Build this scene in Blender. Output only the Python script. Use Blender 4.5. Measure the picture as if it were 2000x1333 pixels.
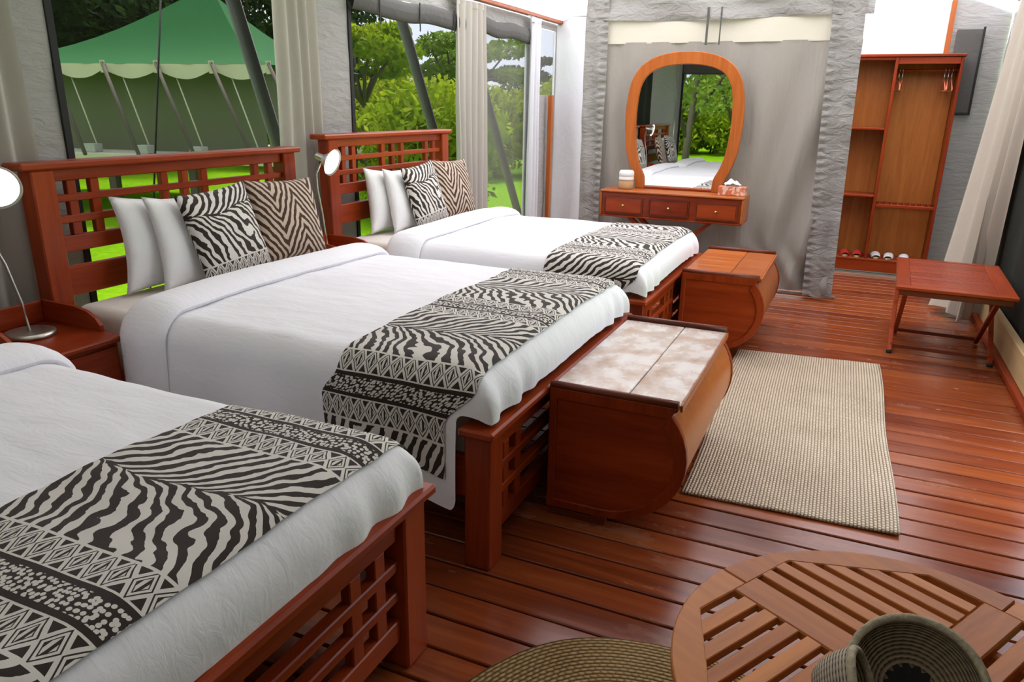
import bpy, bmesh, math, random
import numpy as np
from mathutils import Vector, Matrix, noise as mnoise

for o in list(bpy.data.objects): bpy.data.objects.remove(o, do_unlink=True)
S = bpy.context.scene
COL = S.collection
R = math.radians
PI = math.pi

# ------------------------------------------------------------------ camera
def build_camera():
    f_px, yaw, pitch, roll, H = 1447.66, 0.42276, 0.30793, 0.01727, 1.6
    cy, sy, cp, sp = math.cos(yaw), math.sin(yaw), math.cos(pitch), math.sin(pitch)
    fw = Vector((-sy*cp, cy*cp, -sp)); r = Vector((cy, sy, 0)); u = r.cross(fw)
    c, s = math.cos(roll), math.sin(roll)
    r2 = r*c + u*s; u2 = u*c - r*s
    cam = bpy.data.cameras.new('camera'); o = bpy.data.objects.new('camera', cam)
    cam.sensor_fit = 'HORIZONTAL'; cam.sensor_width = 36.0; cam.lens = f_px*36.0/2000.0
    cam.clip_start = 0.05; cam.clip_end = 600
    m = Matrix((r2, u2, -fw)).transposed().to_4x4(); m.translation = (0, 0, H)
    o.matrix_world = m; COL.objects.link(o); S.camera = o
build_camera()

# ------------------------------------------------------------------ light
W = bpy.data.worlds.new('overcast_sky'); S.world = W; W.use_nodes = True
bg = W.node_tree.nodes['Background']
bg.inputs[0].default_value = (0.81, 0.88, 1.0, 1); bg.inputs[1].default_value = 3.0
sun = bpy.data.lights.new('sun', 'SUN'); sun.energy = 14.0; sun.angle = R(14); sun.color = (1, 0.965, 0.92)
so = bpy.data.objects.new('sun', sun); COL.objects.link(so)
so.rotation_euler = (R(-28), R(-12), 0)
S.view_settings.view_transform = 'Standard'; S.view_settings.look = 'None'
S.view_settings.gamma = 1.0; S.view_settings.use_curve_mapping = False
S.view_settings.exposure = 0.55
S.cycles.max_bounces = 7; S.cycles.diffuse_bounces = 4; S.cycles.glossy_bounces = 4; S.cycles.transmission_bounces = 4; S.cycles.transparent_max_bounces = 8

# ------------------------------------------------------------------ node helper
class NS:
    """socket wrapper so that print patterns can be written as arithmetic"""
    def __init__(s, nt, sock): s.nt, s.k = nt, sock
    def _m(s, op, *a, clamp=False):
        n = s.nt.nodes.new('ShaderNodeMath'); n.operation = op; n.use_clamp = clamp
        for i, v in enumerate((s,)+a):
            if isinstance(v, NS): s.nt.links.new(v.k, n.inputs[i])
            else: n.inputs[i].default_value = v
        return NS(s.nt, n.outputs[0])
    def __add__(s, o): return s._m('ADD', o)
    def __radd__(s, o): return s._m('ADD', o)
    def __sub__(s, o): return s._m('SUBTRACT', o)
    def __rsub__(s, o): return (s*-1.0)+o
    def __mul__(s, o): return s._m('MULTIPLY', o)
    def __rmul__(s, o): return s._m('MULTIPLY', o)
    def __truediv__(s, o): return s._m('DIVIDE', o)
    def abs(s): return s._m('ABSOLUTE')
    def sin(s): return s._m('SINE')
    def fract(s): return s._m('FRACT')
    def sqrt(s): return s._m('SQRT')
    def pow(s, e): return s._m('POWER', e)
    def min(s, o): return s._m('MINIMUM', o)
    def max(s, o): return s._m('MAXIMUM', o)
    def lt(s, o): return s._m('LESS_THAN', o)
    def gt(s, o): return s._m('GREATER_THAN', o)
    def mod(s, o): return s._m('FLOORED_MODULO', o)
    def clamp(s): return s._m('ADD', 0.0, clamp=True)

class MB:
    """small material builder"""
    def __init__(s, name):
        s.m = bpy.data.materials.new(name); s.m.use_nodes = True
        s.nt = s.m.node_tree; s.b = s.nt.nodes['Principled BSDF']; s.out = s.nt.nodes['Material Output']
    def n(s, t, **kw):
        n = s.nt.nodes.new(t)
        for k, v in kw.items(): setattr(n, k, v)
        return n
    def l(s, a, b): s.nt.links.new(a.k if isinstance(a, NS) else a, b)
    def coord(s, which='Object', scale=(1, 1, 1)):
        tc = s.n('ShaderNodeTexCoord'); mp = s.n('ShaderNodeMapping'); mp.inputs['Scale'].default_value = scale
        s.l(tc.outputs[which], mp.inputs[0]); return mp.outputs[0]
    def noise(s, vec, scale, detail=4, rough=.55, dist=0.0):
        n = s.n('ShaderNodeTexNoise'); n.inputs['Scale'].default_value = scale
        n.inputs['Detail'].default_value = detail; n.inputs['Roughness'].default_value = rough
        n.inputs['Distortion'].default_value = dist
        s.l(vec, n.inputs['Vector']); return NS(s.nt, n.outputs[0])
    def ramp(s, fac, stops):
        r = s.n('ShaderNodeValToRGB'); e = r.color_ramp.elements
        e[0].position, e[0].color = stops[0][0], (*stops[0][1], 1)
        e[1].position, e[1].color = stops[-1][0], (*stops[-1][1], 1)
        for p, c in stops[1:-1]:
            k = e.new(p); k.color = (*c, 1)
        s.l(fac, r.inputs[0]); return r.outputs[0]
    def mix(s, fac, a, b):
        n = s.n('ShaderNodeMix'); n.data_type = 'RGBA'
        for v, i in ((fac, 0), (a, 6), (b, 7)):
            if isinstance(v, NS): s.l(v, n.inputs[i])
            elif isinstance(v, (tuple, list)): n.inputs[i].default_value = (*v, 1)
            elif isinstance(v, (int, float)): n.inputs[i].default_value = v
            else: s.l(v, n.inputs[i])
        return n.outputs[2]
    def bump(s, h, strength, dist=0.01):
        n = s.n('ShaderNodeBump'); n.inputs['Strength'].default_value = strength; n.inputs['Distance'].default_value = dist
        s.l(h, n.inputs['Height']); s.l(n.outputs[0], s.b.inputs['Normal']); return n.outputs[0]
    def set(s, color=None, rough=None, metal=None, spec=None, coat=None, coatr=None, sheen=None):
        I = s.b.inputs
        for v, k in ((color, 'Base Color'), (rough, 'Roughness'), (metal, 'Metallic'), (spec, 'Specular IOR Level'), (coat, 'Coat Weight'), (coatr, 'Coat Roughness'), (sheen, 'Sheen Weight')):
            if v is None: continue
            if isinstance(v, NS): s.l(v, I[k])
            elif isinstance(v, tuple): I[k].default_value = (*v, 1)
            elif isinstance(v, (int, float)): I[k].default_value = v
            else: s.l(v, I[k])
        return s

def wood(name, dark, light, axis=0, rough=.32, coat=.25, bumps=.12, vary=.25, scale=1.0):
    m = MB(name); sc = [14*scale]*3; sc[axis] = 1.1*scale
    v = m.coord('Object', tuple(sc))
    oi = m.n('ShaderNodeObjectInfo'); rnd = NS(m.nt, oi.outputs['Random'])
    add = m.n('ShaderNodeVectorMath', operation='ADD'); cmb = m.n('ShaderNodeCombineXYZ')
    for i in range(3): m.l(rnd*(17.0+9*i), cmb.inputs[i])
    m.l(v, add.inputs[0]); m.l(cmb.outputs[0], add.inputs[1]); v = add.outputs[0]
    a = m.noise(v, 1.0, 6, .6, .8); b = m.noise(v, 4.5, 3, .6, .2)
    g = a*.7+b*.3+(rnd-.5)*vary
    c = m.ramp(g, [(.25, dark), (.5, tuple((x+y)/2 for x, y in zip(dark, light))), (.75, light)])
    m.set(color=c, rough=(a*.25+rough-.12), coat=coat*.2, coatr=.15, spec=.22)
    m.bump(g, bumps, .004); return m.m

MAT = {}
RED_D, RED_L = (.15, .014, .003), (.38, .055, .009)
MAT['wood_x'] = wood('red_wood_x', RED_D, RED_L, 0)
MAT['wood_y'] = wood('red_wood_y', RED_D, RED_L, 1)
MAT['wood_z'] = wood('red_wood_z', RED_D, RED_L, 2)
ORG_D, ORG_L = (.24, .05, .010), (.48, .135, .028)
MAT['org_x'] = wood('orange_wood_x', ORG_D, ORG_L, 0)
MAT['org_z'] = wood('orange_wood_z', ORG_D, ORG_L, 2)
MAT['ply_z'] = wood('wardrobe_ply', (.30, .085, .014), (.52, .19, .045), 2, coat=.1)
MAT['dark_wood_x'] = wood('dark_wood_x', (.07, .012, .006), (.19, .04, .014), 0)
MAT['table_u'] = wood('table_wood_u', (.30, .085, .02), (.60, .22, .06), 0, rough=.42, coat=.0)
MAT['table_v'] = wood('table_wood_v', (.30, .085, .02), (.60, .22, .06), 1, rough=.42, coat=.0)
MAT['cream_wood'] = wood('cream_board', (.4, .27, .12), (.55, .4, .21), 1, coat=0, rough=.6)

def floor_wood():
    m = MB('deck_planks'); v = m.coord('Object', (1.2, 16, 16))
    oi = m.n('ShaderNodeObjectInfo'); rnd = NS(m.nt, oi.outputs['Random'])
    add = m.n('ShaderNodeVectorMath', operation='ADD'); cmb = m.n('ShaderNodeCombineXYZ')
    for i in range(3): m.l(rnd*(23.0+9*i), cmb.inputs[i])
    m.l(v, add.inputs[0]); m.l(cmb.outputs[0], add.inputs[1])
    a = m.noise(add.outputs[0], 1.0, 7, .62, .6)
    g = m.coord('Object', (1.5, 4.0, 4)); add2 = m.n('ShaderNodeVectorMath', operation='ADD')
    m.l(g, add2.inputs[0]); m.l(cmb.outputs[0], add2.inputs[1])
    w = m.noise(add2.outputs[0], 1.6, 5, .65)
    c = m.ramp(a+(rnd-.5)*.3, [(.2, (.12, .020, .006)), (.5, (.225, .045, .011)), (.8, (.32, .08, .02))])
    wear = ((w-.60)*7.0).clamp()
    c = m.mix(wear*.4, c, (.36, .19, .11))
    m.set(color=c, rough=(w*.32+.07), coat=0.0, spec=.42)
    m.bump(a*.6+w*.4, .25, .004); return m.m
MAT['floor'] = floor_wood()

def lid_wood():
    m = MB('worn_sheen_lid'); v = m.coord('Object', (10, 1.0, 10)); a = m.noise(v, 1.2, 6, .6, .6)
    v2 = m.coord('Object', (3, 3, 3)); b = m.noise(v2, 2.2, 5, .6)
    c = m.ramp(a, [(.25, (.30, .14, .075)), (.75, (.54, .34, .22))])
    c = m.mix(((b-.36)*4.0).clamp()*.8, c, (.80, .78, .77))  # whitish patches: worn finish plus the lid's glossy highlight put into colour
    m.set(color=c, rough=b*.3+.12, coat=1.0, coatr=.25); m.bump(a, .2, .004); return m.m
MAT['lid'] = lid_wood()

def cloth(name, col, bscale=6, bs=.35, weave=900, trans=0.0, rough=.85, col2=None, aniso=(1, 1, 1), sheen=.15, bd=.02):
    m = MB(name); v = m.coord('Object', aniso); a = m.noise(v, bscale, 4, .55, .7)
    w = m.noise(m.coord('Object'), weave, 1)
    c = m.mix(m.noise(m.coord('Object'), 2.3, 4), col, col2 or tuple(x*.93 for x in col))
    m.set(color=c, rough=rough, sheen=sheen, spec=.2)
    nrm = m.bump(a+w*.015, bs, bd)
    if trans:
        t = m.n('ShaderNodeBsdfTranslucent'); m.l(c, t.inputs[0]); m.l(nrm, t.inputs[1])
        mx = m.n('ShaderNodeMixShader'); mx.inputs[0].default_value = trans
        m.l(m.b.outputs[0], mx.inputs[1]); m.l(t.outputs[0], mx.inputs[2]); m.l(mx.outputs[0], m.out.inputs[0])
    return m.m
MAT['sheet'] = cloth('white_sheet', (.88, .865, .90), 5, .35, aniso=(1.5, 5, 3), bd=.012)
MAT['mattress'] = cloth('cream_sheet', (.82, .76, .70), 4, .25)
MAT['pillow'] = cloth('white_pillow', (.85, .84, .84), 9, .5, bd=.015)
MAT['curtain'] = cloth('cream_curtain', (.50, .465, .415), 5, .25, trans=.16)
MAT['curtain_tan'] = cloth('tan_curtain', (.40, .35, .285), 5, .25, trans=.08)
MAT['canvas'] = cloth('tent_canvas', (.34, .33, .32), 5, .6, trans=.01, aniso=(1, 1.2, 4), bd=.03)
MAT['canvas_white'] = cloth('white_canvas', (.70, .71, .74), 3.5, .5, trans=.09, aniso=(1, 1, .7), bd=.03)
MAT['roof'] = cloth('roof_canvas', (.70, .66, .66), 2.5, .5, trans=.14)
MAT['roof_dimmed'] = cloth('dimmed_front_roof_canvas', (.60, .57, .56), 2.5, .5, trans=.06)  # denser unseen section, shaped to keep light off the nearest bed
MAT['roof_pale'] = cloth('pale_roof_canvas', (.90, .87, .90), 2.5, .5, trans=.5)  # rear section made very translucent, faintly magenta, to light the far beds
MAT['partition'] = cloth('partition_canvas', (.29, .272, .255), 3.0, .55, trans=.08, aniso=(3.2, 1, .6), col2=(.33, .295, .25), bd=.035)
MAT['partition_edge'] = cloth('partition_border', (.31, .295, .28), 9, .9, trans=.08, aniso=(1, 1, 2), bd=.03)
MAT['net'] = cloth('pale_net', (.60, .56, .47), 6, .3, trans=.12)
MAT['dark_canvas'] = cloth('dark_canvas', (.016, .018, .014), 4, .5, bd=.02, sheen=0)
MAT['flap'] = cloth('grey_flap', (.10, .097, .092), 8, .5, trans=.02, sheen=0)
MAT['green_roof'] = cloth('green_tent_roof', (.012, .115, .022), 2, .3, trans=.05, sheen=0)  # base green lowered to stand for the tree shade on the tent
MAT['tent_wall'] = cloth('olive_tent_wall', (.14, .16, .08), 2, .5)
MAT['cream_trim'] = cloth('cream_tent_trim', (.62, .60, .42), 3, .3)

def plain(name, col, rough=.5, metal=0.0, vary=.08, scale=6, spec=.5, bumps=.0):
    m = MB(name); a = m.noise(m.coord('Object'), scale, 4)
    c = m.mix(a, tuple(x*(1-vary) for x in col), tuple(min(1, x*(1+vary)) for x in col))
    m.set(color=c, rough=rough, metal=metal, spec=spec)
    if bumps: m.bump(a, bumps, .01)
    return m.m
MAT['nickel'] = plain('brushed_nickel', (.55, .53, .48), .35, 1.0)
MAT['brass'] = plain('aged_brass', (.55, .40, .17), .35, 1.0)
MAT['hem'] = plain('black_hem', (.012, .013, .012), .8)
MAT['pole'] = plain('grey_pole', (.20, .19, .185), .7)
MAT['rope'] = plain('dark_rope', (.05, .045, .04), .8)
MAT['subfloor_board'] = plain('dark_subfloor', (.02, .01, .007), .9)  # near-black board below the planks, visible in the joints
MAT['white_plastic'] = plain('white_plastic', (.8, .8, .8), .4)
MAT['white_foam'] = plain('white_slipper', (.78, .78, .8), .8)
MAT['straw'] = plain('straw_sole', (.5, .38, .17), .8)
MAT['red_rubber'] = plain('red_sandal', (.5, .03, .025), .5)
MAT['pink_wire'] = plain('coral_hanger', (.75, .2, .11), .4)
MAT['tissue'] = plain('tissue_paper', (.85, .86, .86), .9)
MAT['wrap'] = plain('kraft_wrap', (.45, .26, .12), .7)
MAT['bark'] = plain('bark', (.10, .08, .06), .9, scale=14, vary=.4, bumps=.5)
MAT['stone'] = plain('pale_block', (.42, .42, .38), .9)
MAT['rod'] = plain('steel_rod', (.6, .6, .58), .3, 1.0)

def tissue_box_mat():
    m = MB('tissue_box_print'); v = m.coord('Object'); a = m.noise(v, 28, 2, .5, 1.0)
    m.set(color=m.ramp(a, [(.35, (.50, .12, .05)), (.52, (.62, .22, .12)), (.62, (.75, .55, .45))]), rough=.45); return m.m
MAT['tissue_box'] = tissue_box_mat()

def lamp_glow():
    m = MB('lamp_diffuser'); m.set(color=(.9, .9, .88), rough=.5)
    m.b.inputs['Emission Color'].default_value = (1, .97, .92, 1); m.b.inputs['Emission Strength'].default_value = 7.0
    return m.m
MAT['glow'] = lamp_glow()

def mirror_mat():
    m = MB('mirror_glass'); v = m.coord('Object'); a = m.noise(v, 3, 2)
    m.set(color=(.86, .88, .88), metal=1.0, rough=a*.01+.004); return m.m
MAT['mirror'] = mirror_mat()

def screen_mat(name, dens, col):
    m = MB(name); a = m.noise(m.coord('Object'), 2, 3)
    m.set(color=col, rough=1.0, spec=0.0)
    t = m.n('ShaderNodeBsdfTransparent'); mx = m.n('ShaderNodeMixShader')
    m.l(a*.05+dens, mx.inputs[0]); m.l(t.outputs[0], mx.inputs[1]); m.l(m.b.outputs[0], mx.inputs[2]); m.l(mx.outputs[0], m.out.inputs[0])
    return m.m
MAT['screen'] = screen_mat('insect_screen', .50, (.012, .012, .011))
MAT['screen_thin'] = screen_mat('thin_insect_screen', .2, (.02, .02, .02))
MAT['screen_grey'] = screen_mat('grey_insect_screen', .55, (.13, .125, .12))

def foliage(name, c1, c2):
    m = MB(name); oi = m.n('ShaderNodeObjectInfo'); a = m.noise(m.coord('Object'), 2.2, 3)
    c = m.ramp(a+(NS(m.nt, oi.outputs['Random'])-.5)*.2, [(.3, c1), (.7, c2)])
    m.set(color=c, rough=.7, spec=.05)
    t = m.n('ShaderNodeBsdfTranslucent'); m.l(c, t.inputs[0]); mx = m.n('ShaderNodeMixShader'); mx.inputs[0].default_value = .45
    m.l(m.b.outputs[0], mx.inputs[1]); m.l(t.outputs[0], mx.inputs[2]); m.l(mx.outputs[0], m.out.inputs[0]); return m.m
MAT['leaf_bright'] = foliage('bright_leaves', (.16, .26, .006), (.45, .52, .03))
MAT['leaf_mid'] = foliage('mid_leaves', (.10, .19, .02), (.26, .36, .06))
MAT['leaf_dark'] = foliage('dark_leaves', (.012, .03, .006), (.05, .085, .02))

def grass_mat():
    m = MB('lawn'); a = m.noise(m.coord('Object'), .35, 5); b = m.noise(m.coord('Object'), 9, 3)
    m.set(color=m.ramp(a*.6+b*.4, [(.3, (.08, .20, .006)), (.55, (.18, .36, .008)), (.75, (.30, .44, .02))]), rough=1.0, spec=0.0)
    m.bump(b, .6, .05); return m.m
MAT['grass'] = grass_mat()

def jute(name, radial=False):
    m = MB(name); tc = m.n('ShaderNodeTexCoord'); sep = m.n('ShaderNodeSeparateXYZ'); m.l(tc.outputs['UV'], sep.inputs[0])
    u, v = NS(m.nt, sep.outputs[0]), NS(m.nt, sep.outputs[1])
    nz = m.noise(tc.outputs['UV'], 40, 3)
    k = v*(1/.0145)+nz*.35; row = (k*PI).sin().abs()
    u2 = u*(1/.022)+((k-k.fract())*.5)+nz*.5; st = (u2*PI).sin().abs()
    h = row.pow(.5)*(st*.5+.5)
    big = m.noise(tc.outputs['UV'], 3.0, 4)
    if radial: st = [(.0, (.07, .035, .012)), (.45, (.25, .15, .06)), (1.0, (.47, .33, .16))]
    else: st = [(.0, (.20, .13, .075)), (.45, (.52, .41, .29)), (1.0, (.74, .62, .48))]
    m.set(color=m.ramp(h*.75+(big-.4)*.5, st), rough=.92, spec=.15); m.bump(h, .9, .012); return m.m
MAT['jute'] = jute('jute_weave'); MAT['jute_round'] = jute('jute_round_weave', True)

def coil(name, c0, c1):
    m = MB(name); tc = m.n('ShaderNodeTexCoord'); sep = m.n('ShaderNodeSeparateXYZ'); m.l(tc.outputs['UV'], sep.inputs[0])
    u, v = NS(m.nt, sep.outputs[0]), NS(m.nt, sep.outputs[1])
    h = (v*PI).sin().abs(); s = ((u+(v-v.fract())*.37)*PI*60).sin()*.5+.5
    m.set(color=m.ramp(h*.7+s*.3, [(.1, c0), (.6, c1)]), rough=.85); m.bump(h+s*.25, .8, .006); return m.m
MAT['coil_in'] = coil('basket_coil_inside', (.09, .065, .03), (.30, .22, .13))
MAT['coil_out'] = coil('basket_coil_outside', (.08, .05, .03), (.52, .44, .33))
MAT['coil_rim'] = plain('basket_rim', (.38, .32, .21), .8, vary=.6, scale=60, bumps=.6)
MAT['coil_black'] = plain('basket_black_star', (.01, .009, .008), .9)

DARKP, LIGHTP = (.028, .018, .013), (.66, .62, .57)
def zebra(m, s, t, wz, tc_vec):
    """stripes that fan out from a spine running along s at t = 0"""
    nz = m.noise(tc_vec, 7.0, 2, .5); n2 = m.noise(tc_vec, 22.0, 2, .5)
    w = (t+(nz-.5)*.05+((s*9.0).sin()*.018)); aw = w.abs()
    fan = (aw+.002).sqrt()
    arc = (s*11.0+w*3.0).sin()*.035
    ph = s*128.0-fan*58.0+arc*60.0*aw*6.0+(nz-.5)*15.0+(n2-.5)*3.0
    width = (n2-.5)*1.1-.02
    dark = (ph.sin()).gt(width)
    sp = aw.lt((n2-.42)*.035)
    return dark.max(sp)
def diamonds(s, b, pitch):
    """b in 0..1 across the band"""
    f = (s/pitch).fract()-.5; y = b-.5
    d = f.abs()+y.abs()*.98
    out = d.gt(.40)*d.lt(.47)
    inner = d.lt(.27)*((f*pitch*420.0).sin().gt(.1)); ring = d.gt(.24)*d.lt(.29)
    g = ((s/pitch)+.5).fract()-.5
    tri = (g.abs()+(.5-y.abs())*.95).lt(.33)*(y.abs().lt(.44))
    edge = y.abs().gt(.47)
    return out.max(inner).max(ring).max(tri).max(edge*0.0)
def runner_mat(name, off, period=.76, zlen=.49, chev=False):
    m = MB(name); tc = m.n('ShaderNodeTexCoord'); sep = m.n('ShaderNodeSeparateXYZ'); m.l(tc.outputs['UV'], sep.inputs[0])
    s, t = NS(m.nt, sep.outputs[0]), NS(m.nt, sep.outputs[1])
    p = (t+off).mod(period)
    z = zebra(m, s, p-zlen*.55, zlen, tc.outputs['UV'])
    bl = (period-zlen)/3.0
    b1 = (p-zlen)/bl; b3 = (p-zlen-2*bl)/bl
    dA, dB = diamonds(s, b1, .054), diamonds(s, b3, .054)
    vo = m.n('ShaderNodeTexVoronoi'); vo.voronoi_dimensions = '2D'; vo.inputs['Randomness'].default_value = .75; vo.inputs['Scale'].default_value = 78; m.l(tc.outputs['UV'], vo.inputs['Vector'])
    vd = NS(m.nt, vo.outputs['Distance']); b2 = (p-zlen-bl)/bl
    dots = 1.0-(vd.lt(.40)*b2.gt(.16)*b2.lt(.84))
    inz = p.lt(zlen); i1 = p.gt(zlen)*p.lt(zlen+bl); i2 = p.gt(zlen+bl)*p.lt(zlen+2*bl); i3 = p.gt(zlen+2*bl)
    d = z*inz+dA*i1+dots*i2+dB*i3
    ln = ((p-zlen).abs().lt(.004)).max((p-(period-.004)).abs().lt(.004))
    d = (d*(1.0-ln)).clamp()
    m.set(color=m.mix(d, LIGHTP, DARKP), rough=.8, sheen=.1, spec=.2)
    m.bump(m.noise(tc.outputs['UV'], 700, 1)+m.noise(tc.outputs['UV'], 9, 3)*3.0, .2, .004); return m.m
MAT['runner_a'] = runner_mat('zebra_runner_near', .30)
MAT['runner_b'] = runner_mat('zebra_runner_middle', .37)
MAT['runner_c'] = runner_mat('zebra_runner_far', .13)
MAT['cushion_zebra'] = runner_mat('zebra_cushion_print', .64, .74, .47)
def chevron_mat(name):
    m = MB(name); tc = m.n('ShaderNodeTexCoord'); sep = m.n('ShaderNodeSeparateXYZ'); m.l(tc.outputs['UV'], sep.inputs[0])
    s, t = NS(m.nt, sep.outputs[0]), NS(m.nt, sep.outputs[1])
    nz = m.noise(tc.outputs['UV'], 8, 2); n2 = m.noise(tc.outputs['UV'], 25, 2)
    ss = (((s-.03+t*.12)/.30).fract()-.5).abs()*.30
    ph = t*95.0-ss*150.0+(nz-.5)*8.0+(n2-.5)*1.6
    d = ph.sin().gt((n2-.5)*1.2)
    m.set(color=m.mix(d, (.52, .42, .33), (.06, .026, .016)), rough=.8, sheen=.1, spec=.2)
    m.bump(n2, .2, .004); return m.m
MAT['cushion_brown'] = chevron_mat('brown_zebra_cushion_print')

# ------------------------------------------------------------------ geometry helpers
def link(o, parent=None):
    COL.objects.link(o)
    if parent is not None: o.parent = parent
    return o
def tag(o, label=None, cat=None, group=None, kind=None):
    if label: o['label'] = label
    if cat: o['category'] = cat
    if group: o['group'] = group
    if kind: o['kind'] = kind
    return o
def thing(name, label, cat, loc=(0, 0, 0), rz=0.0, group=None):
    o = bpy.data.objects.new(name, None); o.empty_display_size = .1; link(o)
    o.location = loc; o.rotation_euler = (0, 0, rz); return tag(o, label, cat, group)
def mk(name, verts, faces, mat, parent=None, smooth=False, uvs=None, loc=None):
    me = bpy.data.meshes.new(name); me.from_pydata([tuple(v) for v in verts], [], faces); me.update()
    if mat is not None: me.materials.append(MAT[mat] if isinstance(mat, str) else mat)
    if smooth: me.polygons.foreach_set('use_smooth', [True]*len(me.polygons))
    if uvs is not None:
        ul = me.uv_layers.new(name='UVMap'); idx = np.zeros(len(me.loops), dtype=np.int32); me.loops.foreach_get('vertex_index', idx)
        ul.data.foreach_set('uv', np.asarray(uvs, dtype=np.float32)[idx].ravel())
    o = bpy.data.objects.new(name, me); link(o, parent)
    if loc is not None: o.location = loc
    return o
def from_bm(name, bm, mat, parent=None, smooth=False, loc=None):
    bmesh.ops.recalc_face_normals(bm, faces=bm.faces)
    me = bpy.data.meshes.new(name); bm.to_mesh(me); bm.free()
    me.materials.append(MAT[mat] if isinstance(mat, str) else mat)
    if smooth: me.polygons.foreach_set('use_smooth', [True]*len(me.polygons))
    o = bpy.data.objects.new(name, me); link(o, parent)
    if loc is not None: o.location = loc
    return o
def box_bm(bm, a, b, bev=0.0):
    x0, x1 = sorted((a[0], b[0])); y0, y1 = sorted((a[1], b[1])); z0, z1 = sorted((a[2], b[2]))
    g = bmesh.ops.create_cube(bm, size=1.0)
    for v in g['verts']:
        v.co = Vector(((x0+x1)/2+v.co.x*(x1-x0), (y0+y1)/2+v.co.y*(y1-y0), (z0+z1)/2+v.co.z*(z1-z0)))
    if bev:
        es = {e for v in g['verts'] for e in v.link_edges}
        bmesh.ops.bevel(bm, geom=list(es), offset=min(bev, .45*min(x1-x0, y1-y0, z1-z0)), segments=1, affect='EDGES')
def box(name, a, b, mat, parent=None, bev=.004, loc=None):
    """object whose origin sits at the middle of its own base"""
    c = Vector(((a[0]+b[0])/2, (a[1]+b[1])/2, min(a[2], b[2])))
    bm = bmesh.new(); box_bm(bm, Vector(a)-c, Vector(b)-c, bev)
    return from_bm(name, bm, mat, parent, loc=c if loc is None else loc)
def tube(name, pts, rad, mat, parent=None, seg=8, cap=True):
    pts = [Vector(p) for p in pts]; n = len(pts); rads = rad if isinstance(rad, (list, tuple)) else [rad]*n
    vs, fs = [], []; prev = None
    for i, p in enumerate(pts):
        t = (pts[min(i+1, n-1)]-pts[max(i-1, 0)]).normalized()
        if prev is None:
            a = Vector((0, 0, 1)) if abs(t.z) < .9 else Vector((1, 0, 0)); u = t.cross(a).normalized()
        else: u = (prev-t*prev.dot(t)).normalized()
        prev = u; w = t.cross(u)
        for k in range(seg):
            an = 2*PI*k/seg; vs.append(p+(u*math.cos(an)+w*math.sin(an))*rads[i])
    for i in range(n-1):
        for k in range(seg):
            k2 = (k+1) % seg; fs.append((i*seg+k, i*seg+k2, (i+1)*seg+k2, (i+1)*seg+k))
    if cap: fs.append(tuple(reversed(range(seg)))); fs.append(tuple((n-1)*seg+k for k in range(seg)))
    c = pts[0]; o = mk(name, [v-c for v in vs], fs, mat, parent, smooth=True, loc=c); return o
def bar(name, p, q, w, h, mat, parent=None, up=(0, 0, 1), bev=.003):
    """rectangular bar from p to q: w across, h along up"""
    p, q = Vector(p), Vector(q); t = (q-p); L = t.length; t.normalize(); s = t.cross(Vector(up)).normalized(); u = s.cross(t)
    bm = bmesh.new(); box_bm(bm, (0, -w/2, -h/2), (L, w/2, h/2), bev)
    o = from_bm(name, bm, mat, parent); m = Matrix((t, -s, u)).transposed().to_4x4(); m.translation = p; o.matrix_local = m; return o
def lathe(name, prof, mat, parent=None, seg=32, loc=None, smooth=True, uv=False):
    vs, fs, uvs = [], [], []; n = len(prof)
    for k in range(seg+1):
        a = 2*PI*k/seg
        for i, (r, z) in enumerate(prof):
            vs.append((r*math.cos(a), r*math.sin(a), z)); uvs.append((k/seg, i))
    for k in range(seg):
        for i in range(n-1): fs.append((k*n+i, (k+1)*n+i, (k+1)*n+i+1, k*n+i+1))
    return mk(name, vs, fs, mat, parent, smooth, uvs if uv else None, loc)
def grid(name, f, nu, nv, mat, parent=None, uvf=None, smooth=True, loc=None, closed=False):
    vs, uv, fs = [], [], []
    for i in range(nu+1):
        for j in range(nv+1):
            a, b = i/nu, j/nv; vs.append(f(a, b)); uv.append(uvf(a, b) if uvf else (a, b))
    for i in range(nu):
        for j in range(nv): k = i*(nv+1)+j; fs.append((k, k+nv+1, k+nv+2, k+1))
    return mk(name, vs, fs, mat, parent, smooth, uv, loc)
def prism(name, outline, axis, a, b, mat, parent=None, hole=None, bev=0.0, smooth=False):
    """outline: list of 2D points; extruded along axis between a and b"""
    def P(q, d):
        if axis == 1: return Vector((q[0], d, q[1]))
        if axis == 0: return Vector((d, q[0], q[1]))
        return Vector((q[0], q[1], d))
    bm = bmesh.new()
    if hole is None:
        lo = [bm.verts.new(P(q, a)) for q in outline]; hi = [bm.verts.new(P(q, b)) for q in outline]
        bm.faces.new(lo); bm.faces.new(hi); n = len(lo)
        for i in range(n): bm.faces.new((lo[i], lo[(i+1) % n], hi[(i+1) % n], hi[i]))
    else:
        n = len(outline); L = [[bm.verts.new(P(q, d)) for q in o] for o in (outline, hole) for d in (a, b)]
        ol, oh, il, ih = L
        for i in range(n):
            j = (i+1) % n
            bm.faces.new((ol[i], ol[j], oh[j], oh[i])); bm.faces.new((il[i], ih[i], ih[j], il[j]))
            bm.faces.new((ol[i], il[i], il[j], ol[j])); bm.faces.new((oh[i], oh[j], ih[j], ih[i]))
    if bev:
        bmesh.ops.recalc_face_normals(bm, faces=bm.faces)
        es = [e for e in bm.edges if len(e.link_faces) == 2 and e.calc_face_angle(0) > .6]
        bmesh.ops.bevel(bm, geom=es, offset=bev, segments=1, affect='EDGES')
    return from_bm(name, bm, mat, parent, smooth)
def nz(x, y, z=0.0): return mnoise.noise(Vector((x, y, z)))
def smooth01(t): t = max(0.0, min(1.0, t)); return t*t*(3-2*t)
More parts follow.
